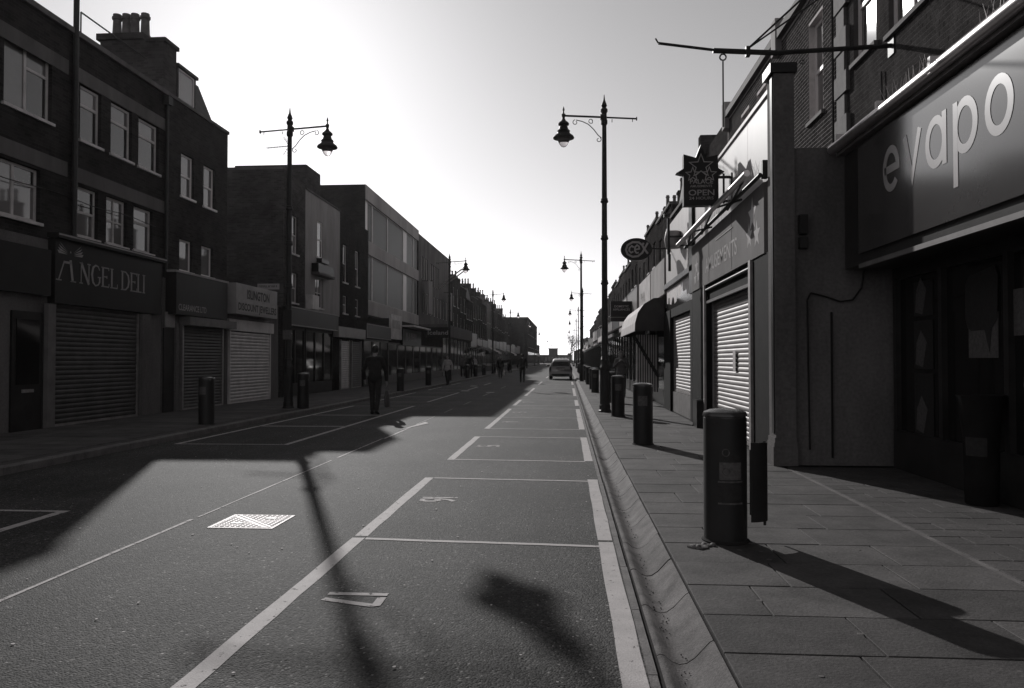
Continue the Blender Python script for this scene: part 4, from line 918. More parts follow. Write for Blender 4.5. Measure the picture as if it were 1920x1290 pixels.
build(MB().box(2.5,2.66,15.0,15.5,PZ,.62), 'bin_cupboard', M['wood_dark'], B)
# projecting star sign
sg = thing('star_sign', 'dark projecting sign with a star on top reading PALACE OPEN', 'sign', (2.25, 12.8, 3.96))
fr = frF(1.93, 12.72, 3.96)
poly = [(0,0),(.57,0),(.57,.50),(.67,.56),(.57,.62),(.555,.84),(.37,.80),(.285,1.02),(.20,.80),(0,.86),(.0,.62),(-.12,.55),(0,.52)]
sb = build(MB().prism(poly, fr, -.16, 0), 'sign_box', M['sign_dark'], sg)
for c, r in (((.285,.66),.2),((.15,.52),.12),((.42,.52),.12)):
    mb = MB(); s_ = star(c, r); mb.ribbon(s_, .014, fr, 0, .004, True); build(mb, 'star_outline', M['letter_dim'], sb)
for s_, z, hgt, wd in (('PALACE',.365,.075,.38),('AMUSEMENTS',.305,.04,.36),('OPEN',.17,.10,.42),('24 HOURS',.10,.05,.40)):
    mb = MB(); text_into(mb, s_, hgt*1.35, ((1.93+.285-wd/2,12.72,3.96+z),(1,0,0),(0,0,1),(0,-1,0)), 0, .004, wd, bold=.012); build(mb, 'lettering', M['letter_dim'], sb)
mb = MB(); mb.box(2.5,2.72,12.76,12.80,4.42,4.46); mb.box(2.5,2.72,12.76,12.80,4.02,4.06); mb.box(2.58,2.61,12.765,12.795,4.0,4.5); mb.box(2.70,2.72,12.7,12.86,3.98,4.5); build(mb, 'bracket', M['iron'], sg)
# --- next shop: white billboard, skyline panel, shutter
B = thing('skyline_shop', 'closed shop with plain white upper board and dark skyline silhouette panel over its shutter', 'shop', (FR, 19, 0))
mb = MB(); shell(mb, 'R', 2.84, 16.5, 21.4, PZ, 4.0, XM-2.84); mb.box(2.83,2.85,16.5,21.4,2.5,4.9); build(mb, 'wall', M['render_grey'], B)
build(MB().box(2.72,2.82,16.95,21.3,3.46,5.0), 'white_board', M['panel'], B)
mb = MB(); mb.box(2.66,2.80,16.5,21.4,3.33,3.455); mb.box(2.66,2.83,16.52,16.92,2.84,5.0); build(mb, 'board_frame', M['wood_dark'], B)
sk = build(MB().box(2.74,2.80,16.93,21.3,2.72,3.32), 'skyline_panel', M['white'], B)
prof_ = [(0,0),(0,.22),(.3,.2),(.35,.34),(.5,.36),(.55,.18),(.9,.14),(1.1,.3),(1.2,.34),(1.35,.3),(1.5,.12),(1.9,.16),(2.0,.52),(2.08,.2),(2.5,.24),(2.7,.34),(2.8,.34),(2.86,.58),(2.93,.34),(3.1,.3),(3.5,.32),(3.6,.18),(4.37,.2),(4.37,0)]
for i in range(len(prof_)-3):
    a, b = prof_[i+1], prof_[i+2]
mb = MB(); mb.add([(2.737,21.3-p[0],2.72+p[1]) for p in prof_[1:-1]]+[(2.737,21.3-p[0],2.721) for p in prof_[1:-1]], [(i, i+1, len(prof_)-2+i+1, len(prof_)-2+i) for i in range(len(prof_)-3)]); build(mb, 'skyline_print', M['sign_grey'], sk)
build(MB().box(2.66,2.84,16.52,16.8,PZ,2.7), 'pilaster', M['black'], B); build(MB().box(2.66,2.84,20.1,21.38,PZ,2.7), 'pilaster', M['black'], B); build(MB().box(2.68,2.84,16.8,20.1,2.5,2.715), 'shutter_box', M['black'], B)
shutter(B, 'R', 2.78, 16.9, 20.0, .6, 2.5, .077, 'shutter'); build(MB().box(2.72,2.82,16.8,20.1,PZ,.59), 'stall_riser', M['edging'], B)
mb = MB(); mb.box(2.36,2.42,18.2,18.26,3.9,4.75); mb.box(2.38,2.44,18.2,18.26,3.5,3.9); vb = build(mb, 'banner_board', M['wood_dark'], B)
mb = MB(); mb.box(2.36,2.72,18.21,18.25,4.3,4.34); mb.box(2.28,2.42,18.15,18.3,4.78,4.86); build(mb, 'floodlight_bracket', M['iron'], B)
build(MB().lathe([(.02,-.22),(.18,-.2),(.22,0),(.18,.2),(.02,.22)], (2.55,18.6,4.3), 16), 'round_lantern', M['metal_dull'], B, True)
# --- oval sign (dark disc, pale logo) on a bracket
cx_ = thing('oval_sign', 'dark oval projecting sign with pale CeX lettering on a bracket', 'sign', (1.83, 20.5, 4.0))
fr = frF(1.83, 20.42, 4.34)
ov = [(.41*math.cos(i*2*math.pi/40), .30*math.sin(i*2*math.pi/40)) for i in range(40)]
od = build(MB().prism(ov, fr, -.12, 0), 'disc', M['sign_dark'], cx_)
lg = MB()
lg.ribbon([(.165,.10),(.06,.185),(-.10,.19),(-.235,.11),(-.275,-.01),(-.235,-.13),(-.10,-.2),(.04,-.185),(.15,-.1),(.30,.17)], .052, fr, 0, .006)
lg.ribbon([(.16,.09),(.20,.02),(.30,-.12)], .052, fr, 0, .0065); lg.ribbon([(.19,.17),(.16,.10)], .05, fr, 0, .0062)
lg.ribbon([(-.07,.05),(-.12,.09),(-.18,.04),(-.19,-.04),(-.14,-.09),(-.08,-.06)], .042, fr, 0, .006)
lg.ribbon([(-.03,-.01),(.075,.01),(.07,.07),(.02,.11),(-.035,.06),(-.04,-.04),(0,-.10),(.06,-.09)], .042, fr, 0, .006)
build(lg, 'logo', M['letter_dim'], od); build(MB().tube((2.24,20.48,4.36),(2.74,20.48,4.36),.022).box(2.70,2.73,20.4,20.56,4.26,4.46), 'bracket', M['iron'], cx_)
# --- shop with Dutch canopy, striped side curtain
B = thing('awning_shop', 'dark shop front under a bulging pale canopy with shade-darkened ends and striped curtain', 'shop', (FR, 25, 0))
mb = MB(); shell(mb, 'R', FR, 21.42, 28.9, PZ, 4.3, XM-FR); mb.box(FR+.25,FR+.27,21.45,28.9,PZ,4.28); build(mb, 'wall', M['render_grey'], B)
mb = MB(); facade(mb, 'R', XM, 22.22, 28.98, PZ, 8.35, [(23,23.9,5.6,7.3),(25.8,26.7,5.6,7.3)]); shell(mb, 'R', XM, 22.22, 28.98, PZ, 8.35, 7); build(mb, 'house_wall', M['brickF'], B)
for h in [(23,23.9,5.6,7.3),(25.8,26.7,5.6,7.3)]: window(B, 'R', XM, h, 'sash', 'offwhite', 'brightglass')
build(MB().box(XM-.2, XM+1, 25.6, 26.0, 8.2, 8.85), 'party_wall_end', M['brickF'], B)
fascia(B, 'R', FR, 21.5, 25, 3.25, 4.25, 'render_pale', .06); fascia(B, 'R', FR, 25.05, 28.8, 3.2, 4.2, 'offwhite', .08); shopfront(B, 'R', FR+.05, 22.3, 28.7, PZ, 2.9, 3)
cur = [(2.70,3.16),(2.42,3.14),(2.15,2.98),(1.98,2.74),(1.90,2.45),(1.89,2.22)]
mb = MB(); k = len(cur); mb.v = [(x,21.7,z) for x, z in cur]+[(x,27.4,z) for x, z in cur]+[(x+.012,21.7,z-.012) for x, z in cur]+[(x+.012,27.4,z-.012) for x, z in cur]
mb.f = [(i,i+1,k+i+1,k+i)[::-1] for i in range(k-1)]+[(2*k+i,2*k+i+1,3*k+i+1,3*k+i) for i in range(k-1)]+[(k-1,2*k-1,4*k-1,3*k-1)]
aw = build(mb, 'canopy', M['canvas'], B); 
for yb, (q0, q1) in ((21.69,(0,.02)),(27.40,(0,.02))): build(MB().prism([(2.70,2.22)]+[(a,b) for a, b in cur], ((0,yb,0),(1,0,0),(0,0,1),(0,1,0)), q0, q1), 'canopy_end_shaded', M['canvas_dark_and_shade'], aw)  # ends face away from the sun: their shade is put into the canvas colour
mb = MB()
for i in range(9):
    a = 2.05+i*.07; (mb.box(a, a+.035, 23.0+.02*math.sin(i*2), 23.03+.02*math.sin(i*2), .45, 2.15))
cu_ = build(mb, 'curtain_stripe', M['canvas'], B); mb = MB()
for i in range(9): a = 2.085+i*.07; mb.box(a, a+.035, 23.01+.02*math.sin(i*2+1), 23.035+.02*math.sin(i*2+1), .45, 2.15)
build(mb, 'curtain_ground', M['canvas_dark_and_shade'], B)
build(MB().tube((1.98,22.9,2.1),(2.66,22.6,.9),.05,n=6), 'folding_arm', M['iron'], B)
mb = MB(); text_into(mb, 'PHL', .5, frR(FR-.085, 28.2, 3.45), 0, .004, 1.6); build(mb, 'lettering', M['letter_dim'], B)
# --- appliance sign and the rest of the sunny terrace
sg = thing('appliance_sign', 'dark projecting board lettered DOMESTIC APPLIANCES past the canopy', 'sign', (2.2, 31.6, 2.97))
sb = build(MB().box(1.76,2.64,31.55,31.7,2.97,3.8), 'sign_box', M['sign_dark'], sg); build(MB().box(2.64,2.78,31.6,31.65,3.3,3.4), 'bracket', M['iron'], sg); build(MB().box(1.74,2.66,31.53,31.72,3.13,3.16), 'sign_rail', M['wood_mid'], sb)
for s_, z, wd in (('DOMESTIC',3.55,.58),('APPLIANCES',3.42,.68)):
    mb = MB(); text_into(mb, s_, .12, frF(2.2-wd/2,31.548,z), 0, .003, wd, bold=.01); build(mb, 'lettering', M['letter_dim'], sb)
GR = 'terrace houses along the sunny pavement'
yy = 29.0
specs = [(5.2,7.6,'brickF','gable','sign_mid','canvas'),(5.4,8.3,'brickL2','flat','offwhite',None),(5.6,8.6,'brickF','flat','sign_dark','canvas_dark_and_shade'),(5.4,8.2,'brickL3','pitch','sign_mid',None),(5.6,8.8,'brickL2','flat','offwhite','canvas'),
  (6,8.4,'brickF','flat','sign_mid',None),(6,8.6,'brickL3','flat','sign_dark','canvas'),(6,8.3,'brickF','pitch','sign_mid',None),(6,8.8,'brickL2','flat','offwhite',None),(6.5,8.4,'brickF','flat','sign_mid','canvas_dark_and_shade'),
  (6.5,8.2,'brickL3','pitch','sign_mid',None),(7,8.6,'brickF','flat','sign_dark',None),(7,8.2,'brickL2','flat','sign_mid',None),(8,8.4,'brickF','pitch','sign_mid',None),(9,8.0,'brickL3','flat','offwhite',None),(10,7.8,'brickF','flat','sign_mid',None),(12,7.4,'brickL2','flat','sign_mid',None),(14,7.4,'brickF','flat','sign_mid',None)]
for i, (dw, zt, wl, rf, fc_, aw_) in enumerate(specs):
    lab = 'gabled brick house over a shop just past the bulging canopy' if i == 0 else '%s brick terrace house over a shop, %s past the gabled house on the sunny side' % ({'flat':'flat-topped','pitch':'slate-roofed','gable':'gabled'}[rf], ORD[i-1])
    terrace('R', XM, yy, yy+dw, zt, wl, lab, GR if i else None, ext=FR, roof=rf, fasc=fc_, awn=aw_, stack=(i != 0)); yy += dw
for i in range(4): terrace('R', 4.0, yy+i*16, yy+15.9+i*16, 6+.3*i, 'brickF', 'low distant brick house at the end of the sunny side, %s past the terrace' % ORD[i], 'low distant houses on the sunny side', floors=1, nwin=3, stack=False)
# ================================================================ street furniture
def make_lamp():
    T = thing('street_lamp', 'lamp', 'street lamp')
    build(MB().lathe([(.165,0),(.165,.03),(.14,.06),(.14,.16),(.125,.20),(.12,1.05),(.13,1.08),(.13,1.13),(.105,1.2),(.085,1.32)], n=8), 'base', M['iron'], T)
    build(MB().lathe([(.085,1.32),(.08,1.4),(.075,3.3),(.068,5.4),(.058,7.35)], n=16), 'shaft', M['iron'], T, True)
    for z in (1.34, 3.3, 4.45, 5.4): build(MB().lathe([(.075,z-.06),(.10,z-.04),(.10,z+.0),(.085,z+.02),(.09,z+.05),(.07,z+.07)], n=16), 'collar', M['iron'], T, True)
    build(MB().lathe([(.058,7.35),(.085,7.38),(.085,7.48),(.07,7.5),(.065,7.66),(.09,7.70),(.09,7.76),(.05,7.80),(.075,7.86),(.05,7.93),(.025,8.0),(.008,8.14)], n=14), 'finial', M['iron'], T, True)
    build(MB().box(-.05,.05,-.135,-.118,.35,.95), 'access_door', M['iron'], T)
    mb = MB(); mb.tube((.06,0,7.56),(1.02,0,7.62),.026,n=8); mb.tube((-.06,0,7.55),(-.82,0,7.50),.022,n=8); mb.box(-.84,-.81,-.03,.03,7.46,7.54); mb.box(.02,.1,-.06,.06,7.5,7.62); build(mb, 'crossbar', M['iron'], T, True)
    for x in (-.72,-.2,.3): build(MB().tube((x,0,7.50),(x,0,7.42),.01,n=5), 'hook', M['iron'], T)
    sc = [(.07,0,7.02),(.16,0,7.10),(.27,0,7.25),(.40,0,7.38),(.56,0,7.46),(.72,0,7.50)]
    def curl(c, r, a0, tr_): return [(c[0]+r*(1-.5*t/8)*math.cos(a0+tr_*t*.7), 0, c[2]+r*(1-.5*t/8)*math.sin(a0+tr_*t*.7)) for t in range(9)]
    mb = MB(); mb.path(sc, .012, 5); mb.path(curl((.14,0,6.98), .07, 2.2, 1), .01, 5); mb.path(curl((.74,0,7.44), .07, 1.5, -1), .01, 5); mb.path(curl((.34,0,7.47), .07, 4.0, 1), .01, 5)
    build(mb, 'scroll_bracket', M['iron'], T)
    lx = 1.04; ln = MB()
    ln.lathe([(.27,7.03),(.275,7.05),(.25,7.09),(.17,7.15),(.155,7.20),(.17,7.22),(.12,7.27),(.095,7.36),(.14,7.38),(.14,7.42),(.10,7.46),(.06,7.49),(.03,7.56),(.05,7.62),(.05,7.66),(.02,7.68),(.015,7.74),(.03,7.77),(.006,7.86)], (lx,0,0), 20)
    lo = build(ln, 'lantern', M['iron'], T, True)
    gl = bpy.data.materials.get('lantern_glass')
    if gl is None:
        gl = mat('lantern_glass', .8, .15, .05, 8); b = gl.node_tree.nodes['Principled BSDF']; b.inputs['Transmission Weight'].default_value = .9; b.inputs['IOR'].default_value = 1.1
    build(MB().lathe([(.004,6.80),(.06,6.82),(.11,6.88),(.145,6.96),(.155,7.04)], (lx,0,0), 18), 'glass_bowl', gl, lo, True)
    return T
lamp = make_lamp(); used = []
LB1 = 'black lamp post at the sunny kerb with its lantern arm over the road'; LB2 = 'black lamp post on the shaded pavement with its lantern arm over the road'
for i, (x, y) in enumerate([(.95,19.8),(.86,48.4),(1.42,72.5),(1.36,97),(1.4,124),(1.4,163),(1.4,205),(1.4,250)]):
    place(lamp, used, (x, y, PZ), math.pi, 'black lamp post at the sunny kerb, %s after the one by the arcade' % ORD[max(0,i-1)] if y > 20 else 'tall black lamp post beside bollards near the amusement arcade', 'lamp posts on the sunny side')
for i, (x, y) in enumerate([(-7.5,20.9),(-7.5,49.4),(-7.1,74),(-7.5,102),(-7.3,130),(-7.4,175),(-7.4,245),(-7.4,315)]):
    place(lamp, used, (x, y, LZ), 0, 'black lamp post on the shaded pavement, %s after the one with a plate' % ORD[max(0,i-1)] if y > 21 else 'tall black lamp post with a notice plate opposite the brick flank', 'lamp posts on the shaded side')
np_ = thing('parking_plate', 'small pale notice plate strapped to the shaded lamp post', 'notice', (-7.5, 20.8, 2.2))
build(MB().box(-7.62,-7.38,20.785,20.80,1.95,2.2), 'plate', M['sticker'], np_); build(MB().box(-7.62,-7.38,20.785,20.80,2.22,2.75), 'plate', M['sticker_dark'], np_); build(MB().lathe([(.088,0),(.088,.03)], (-7.5,20.9,2.1), 16), 'strap', M['metal_dull'], np_)

def make_bollard(door=False):
    T = thing('bollard', 'x', 'bollard')
    build(MB().lathe([(.172,0),(.172,.008),(.16,.014),(.156,.02)], n=32), 'foot_flange', M['joint'], T, True)
    build(MB().lathe([(.155,.02),(.155,.93)], n=40), 'body', M['bollard'], T, True)
    build(MB().lathe([(.150,.93),(.150,.942),(.158,.945),(.158,.958),(.150,.975),(.11,.992),(.05,1.0),(.001,1.002)], n=40), 'lid', M['bollard_lid'], T, True)
    mb = MB(); a0, n = R(242), 8
    mb.lathe([(.1562,.63),(.1562,.79)], (0,0,0), n, R(56), a0); build(mb, 'notice', M['sticker'], T)
    for ch in T.children: ch.scale = (1,1,.965)
    return T
bol = make_bollard(); ub = []
# the near one: open door, notices
o = place(bol, ub, (1.155, 5.72, PZ), R(8), 'wide black service bollard with its hatch door hanging open')
nb = bol
for ch in list(nb.children):
    if ch.name.startswith('notice'): bpy.data.objects.remove(ch)
def curved(z0, z1, a0, a1, r, nm, mt, par, n=10):
    mb = MB(); mb.lathe([(r,z0),(r,z1)], (0,0,0), n, R(a1-a0), R(a0))
    m_ = mb.mesh(nm, (0,0,0), True); return put(nm, m_, M[mt], par)
for (z0, z1, a0, a1, r, nm, mt) in ((.84,.91,218,240,.1562,'sticker','sticker_dark'),(.60,.645,236,292,.1562,'notice','sticker_dark'),(.46,.585,236,296,.1562,'notice','sticker'),(.44,.452,232,300,.157,'notice_strip','sticker'),(.31,.425,232,296,.1562,'notice','sticker_dark'),(.285,.297,232,300,.157,'notice_strip','sticker')):
    curved(z0, z1, a0, a1, r, nm, mt, nb)
for zc in (.655, .52):
    mb = MB(); pts = []
    for i in range(14):
        a = i/14*2*math.pi; th = R(253)+.024*math.cos(a)/.157; pts.append((.1578*math.cos(th), .1578*math.sin(th), zc+.026*math.sin(a)))
    for i in range(14): mb.tube(pts[i], pts[(i+1) % 14], .004, n=4)
    build_o = put('ring_emblem', mb.mesh('ring_emblem'), M['sticker'], nb)
# door leaf swung out to the right: a curved sheet on hinges
mb = MB(); zs = (.145, .72)
arc = [(.158+ .155*math.sin(R(t))*.98, -.10+.155*(1-math.cos(R(t)))*.55) for t in range(0, 91, 10)]
k = len(arc)
for z in zs:
    mb.v += [(x, y, z) for x, y in arc]
for z in zs:
    mb.v += [(x, y+.008, z) for x, y in arc]
mb.f = [(i,i+1,k+i+1,k+i) for i in range(k-1)]+[(2*k+i,3*k+i,3*k+i+1,2*k+i+1) for i in range(k-1)]+[(i,2*k+i,2*k+i+1,i+1) for i in range(k-1)]+[(k+i,k+i+1,3*k+i+1,3*k+i) for i in range(k-1)]+[(k-1,3*k-1,4*k-1,2*k-1)]
dd = put('hatch_door', mb.mesh('hatch_door', (0,0,0), True, R(40)), M['bollard'], nb)
mb = MB(); mb.tube((.157,-.096,.20),(.157,-.096,.67),.010); put('hinge', mb.mesh('hinge'), M['iron'], nb)
mb = MB(); mb.tube((.305,.02,.10),(.305,.02,.72),.011); put('lock_rod', mb.mesh('lock_rod'), M['iron'], dd)
mb = MB(); mb.box(-.06,.10,-.1562,-.150,.15,.72)
rub = thing('mortar_lump', 'crumbled mortar lump at the foot of the open bollard', 'rubble', (1.0, 5.62, PZ))
mb = MB(); rr = random.Random(9)
for i in range(9): mb.ell((.98+rr.uniform(-.09,.07), 5.58+rr.uniform(-.07,.06), PZ+.004), rr.uniform(.02,.06), rr.uniform(.02,.04), rr.uniform(.008,.022), 8, 5)
build(mb, 'mortar', M['edging'], rub, True)
# the others share the plain design
plain = make_bollard(); up = []
RB = 'plain black bollard standing in a row on the sunny pavement'; LBB = 'plain black bollard on the shaded pavement'
for i, (x, y) in enumerate([(1.18,12.2),(1.18,18.2),(1.36,24.2),(1.12,31.5),(1.14,35),(1.4,38.5),(1.15,42),(1.2,46),(1.2,51),(1.2,56),(1.25,62),(1.25,68),(1.2,76),(1.2,84)]):
    place(plain, up, (x, y, PZ), random.uniform(-.3,.3), 'plain black bollard on the sunny kerb, %s past the open one' % ORD[i], 'bollards along the sunny kerb')
for i, (x, y) in enumerate([(-7.28,15.7),(-7.1,20.9),(-6.98+.0,32.5),(-7.15,40),(-7.2,56),(-7.2,61),(-7.2,67),(-7.2,78),(-7.2,86),(-7.2,95)]):
    place(plain, up, (x, y, LZ), random.uniform(-.3,.3), ('plain black bollard on the shaded pavement outside the mansard house','plain black bollard beside the shaded lamp post with a plate')[i] if i < 2 else 'plain black bollard on the shaded pavement, %s after the plated lamp post' % ORD[i-2], 'bollards along the shaded kerb')

# ================================================================ people
def remesh(mb, vox, sm=3):
    me = mb.mesh('tmp'); ob = bpy.data.objects.new('tmp', me); COL.objects.link(ob)
    m = ob.modifiers.new('r', 'REMESH'); m.mode = 'VOXEL'; m.voxel_size = vox; m.use_smooth_shade = True
    s_ = ob.modifiers.new('s', 'SMOOTH'); s_.factor = .5; s_.iterations = sm
    dg = bpy.context.evaluated_depsgraph_get(); dg.update()
    r = bpy.data.meshes.new_from_object(ob.evaluated_get(dg)); bpy.data.objects.remove(ob); bpy.data.meshes.remove(me); r.materials.clear()
    r.polygons.foreach_set('use_smooth', [True]*len(r.polygons)); return r
def V(*a): return Vector(a)
def person(label, loc, rz, J, top='coat_dark', low='trouser', bags=(), group=None, hgt=1.76, long_coat=False, hood=False, vox=.011, hairm='hair'):
    """faces +Y before rotation; J: knees, ankles, elbows, wrists as offsets for left(-x)/right(+x)"""
    T = thing('person', label, 'person', loc, group); k = hgt/1.76
    hip = V(0,0,.95); neck = V(0,J.get('lean',0)*.6,1.47); hd = V(J.get('hx',0), neck.y+J.get('hy',.02), 1.635+J.get('hz',0))
    body = MB(); coat = MB(); tro = MB(); sho = MB()
    body.ell(hd, .078, .098, .125); body.ell(hd+V(0,.045,-.06), .055, .06, .06); body.ell(hd+V(0,.10,-.02), .014, .02, .022, 8, 6)
    for s_ in (-1, 1): body.ell(hd+V(s_*.078,-.005,-.01), .012, .022, .034, 8, 6); body.ell(hd+V(s_*.03,.088,.012), .014, .008, .009, 8, 5)
    body.ell(hd+V(0,.096,-.062), .025, .01, .008, 8, 5)
    body.capsule(neck+V(0,-.01,-.08), hd+V(0,-.02,-.06), .058, .055); sy = neck.y*.9
    for m_, e in ((body, 0), (coat, .022)):
        m_.capsule(V(-.10,neck.y,1.40), V(.10,neck.y,1.40), .075+e, .075+e); m_.ell(V(0,sy*.8,1.25), .165+e, .115+e, .22+e); m_.ell(V(0,sy*.3,1.04), .15+e, .108+e, .17+e)
        m_.ell(V(0,0,.93), .165+e*(1.3 if m_ is coat else 1), .118+e, .13+e)
    if long_coat: coat.lathe([(.19,.62),(.20,.66),(.19,.85),(.17,1.05)], n=16)
    for i, s_ in enumerate((-1, 1)):
        sh = V(s_*.175, neck.y, 1.405); el = V(*J['el'][i]); wr = V(*J['wr'][i]); kn = V(*J['kn'][i]); an = V(*J['an'][i]); hj = V(s_*.09, 0, .92)
        body.capsule(sh, el, .05, .04); body.capsule(el, wr, .04, .028); coat.capsule(sh, el, .07, .056); coat.capsule(el, el+(wr-el)*.93, .056, .043)
        fd = (wr-el).normalized(); pal = wr+fd*.05; body.ell(pal, .022, .04, .05, 10, 8, fd.to_track_quat('Z','Y').to_matrix()); sd = fd.cross(V(s_,0,0)).normalized() if abs(fd.x) < .9 else V(0,1,0)
        inw = V(-s_*.35,0,0)
        for q in range(4):
            b = pal+fd*.035+sd*(.028-.019*q); l1 = (.042,.047,.044,.034)[q]; mid = b+fd*l1; body.capsule(b, mid, .0095, .009, 8, 3); body.capsule(mid, mid+(fd*.7+inw).normalized()*l1*.75, .009, .008, 8, 3)
        tb = pal+sd*.032-fd*.015; body.capsule(tb, tb+sd*.025+fd*.03, .011, .01, 8, 3); body.capsule(tb+sd*.025+fd*.03, tb+sd*.022+fd*.06, .010, .0085, 8, 3)
        body.capsule(hj, kn, .082, .055); body.capsule(kn, an, .055, .038); tro.capsule(hj, kn, .098, .07); tro.capsule(kn, kn+(an-kn)*.95, .07, .056)
        toe = an+V(0, .14, -.045+J.get('toe',(0,0))[i]); body.capsule(an+V(0,-.02,-.03), toe, .035, .028); sho.capsule(an+V(0,-.03,-.035), toe+V(0,0,-.0), .048, .038); sho.ell(an+V(0,-.045,-.06), .042, .045, .028)
    tro.ell(V(0,0,.94), .172, .125, .12)
    def pt(nm, mb, mt, vx):
        me = remesh(mb, vx); 
        for v in me.vertices: v.co *= k
        return put(nm, me, M[mt], T)
    pt('body', body, 'skin', vox*.75); pt('jacket', coat, top, vox); pt('trousers', tro, low, vox); pt('shoes', sho, 'shoe', vox)
    hr = MB(); hr.ell(hd+V(0,-.018,.022), .088, .102, .118); 
    if hood: hr.ell(hd+V(0,-.05,-.06), .105, .095, .13); hr.ell(hd+V(0,-.01,.02), .10, .115, .135)
    me = hr.mesh('hair', (0,0,0), True)
    for v in me.vertices:
        if v.co.y-hd.y > .055 and v.co.z-hd.z < .075: v.co.y = hd.y+.055-(.02 if not hood else 0)
        v.co *= k
    put('hood' if hood else 'hair', me, M[top if hood else hairm], T)
    T.rotation_euler = (0, 0, rz)
    Mx = Matrix.Translation(Vector(loc)) @ Matrix.Rotation(rz, 4, 'Z')
    for (i, mt, wd, ht, lab) in bags:                     # a bag held in a hand is a thing of its own
        el = V(*J['el'][i]); wr = V(*J['wr'][i]); hp = (wr+(wr-el).normalized()*.12)*k; top_ = hp+V(0,0,.01)
        bg_ = thing('carrier_bag', lab, 'bag', Mx @ (top_+V(0,0,-ht-.14))); bg_.rotation_euler = (0,0,rz)
        b = MB(); hgt_ = ht; pr = []
        for (f, t) in ((.75,0),(1,.05),(1.08,.35),(.98,.7),(.8,.95),(.62,1)): pr.append((f, t))
        rings = []
        for f, t in pr:
            for q in range(18):
                a = 2*math.pi*q/18; rings.append((.055*f*math.cos(a)*(1+.12*math.sin(3*a+t*5)), wd/2*f*math.sin(a)*(1+.06*math.cos(5*a)), ht*t))
        b.v = rings; b.f = [(z*18+q, z*18+(q+1) % 18, (z+1)*18+(q+1) % 18, (z+1)*18+q) for z in range(5) for q in range(18)]+[tuple(range(17,-1,-1)), tuple(range(90,108))]
        put('sack', b.mesh('sack', (0,0,0), True), M[mt], bg_)
        hd_ = MB()
        for s_ in (-1, 1): hd_.path([(s_*.02,-.07,ht),(s_*.012,-.03,ht+.10),(0,0,ht+.14),(s_*.012,.03,ht+.10),(s_*.02,.07,ht)], .008, 5)
        put('handle', hd_.mesh('handle'), M[mt], bg_)
    return T
def walk(st=.16, arms=.12, **kw):
    J = dict(kn=[(-.10,.02+st*.75,.50),(.10,-.02-st*.2,.50)], an=[(-.095,st*.95,.085),(.095,-st*1.5,.12)], el=[(-.27,-arms*.5,1.13),(.27,arms*.3,1.13)], wr=[(-.28,arms*.3,.88),(.28,arms*.9,.88)], toe=(0,-.05), lean=.03)
    J.update(kw); return J
stand = dict(kn=[(-.10,.02,.50),(.10,.02,.50)], an=[(-.10,0,.085),(.10,0,.085)], el=[(-.27,-.02,1.13),(.27,-.02,1.13)], wr=[(-.26,.06,.88),(.26,.06,.88)], lean=0)
person('person in a dark coat walking away on the shaded road, carrier bag in hand', (-4.95, 20.0, 0), R(-4), walk(.10, .06, el=[(-.30,-.03,1.12),(.28,0,1.12)], wr=[(-.30,.08,.90),(.29,.05,.86)]),
       'coat_dark', bags=[(1,'bag',.26,.44,'full dark carrier bag held by the walker on the shaded road')], hgt=1.78, vox=.010)
person('person in dark jacket and trousers walking in the middle of the lit road', (-2.80, 48.3, 0), R(5), walk(.14, .12, el=[(-.29,-.05,1.13),(.29,.04,1.13)]), 'coat_dark', hgt=1.78, vox=.014)
person('person with head bowed holding something to their face behind the sunny bollards', (1.95, 28.0, PZ), R(165), dict(stand, el=[(-.26,.10,1.16),(.27,.06,1.14)], wr=[(-.07,.26,1.38),(.05,.24,1.34)], hy=.07, hz=-.03, lean=.08), 'coat_mid', hgt=1.66, hood=True, vox=.012)
person('person in a pale top walking along the shaded pavement past the modern block', (-6.75, 43.8, LZ if False else 0), R(170), walk(.13,.1), 'coat_pale', hgt=1.68, vox=.014)
person('person in a long dark coat standing close to another on the shaded pavement', (-7.5, 60, LZ), R(200), stand, 'coat_dark', long_coat=True, hgt=1.72, vox=.016)
person('person in a grey jacket with hood up on the shaded pavement beside a dark coat', (-8.2, 61, LZ), R(20), walk(.12,.1), 'coat_mid', hood=True, hgt=1.7, vox=.016)
person('person carrying two pale shopping bags beside the shaded bays', (-5.1, 59, 0), R(180), walk(.13,.03), 'coat_dark', bags=[(0,'bag_pale',.3,.4,'pale shopping bag in one hand of the bag carrier'),(1,'bag_pale',.26,.36,'smaller pale shopping bag in the other hand of the bag carrier')], hgt=1.72, vox=.016)
person('distant dark-clothed person walking on the shaded road edge', (-6.2, 84, 0), R(10), walk(.14,.12), 'coat_dark', hgt=1.76, vox=.02)
person('distant person in grey walking far along the shaded pavement', (-8.2, 92, LZ), R(185), walk(.14,.12), 'coat_mid', hgt=1.7, vox=.02)
person('distant person in a pale coat near the far shop fronts on the shaded pavement', (-8.6, 72, LZ), R(150), stand, 'coat_pale', hgt=1.68, vox=.02)

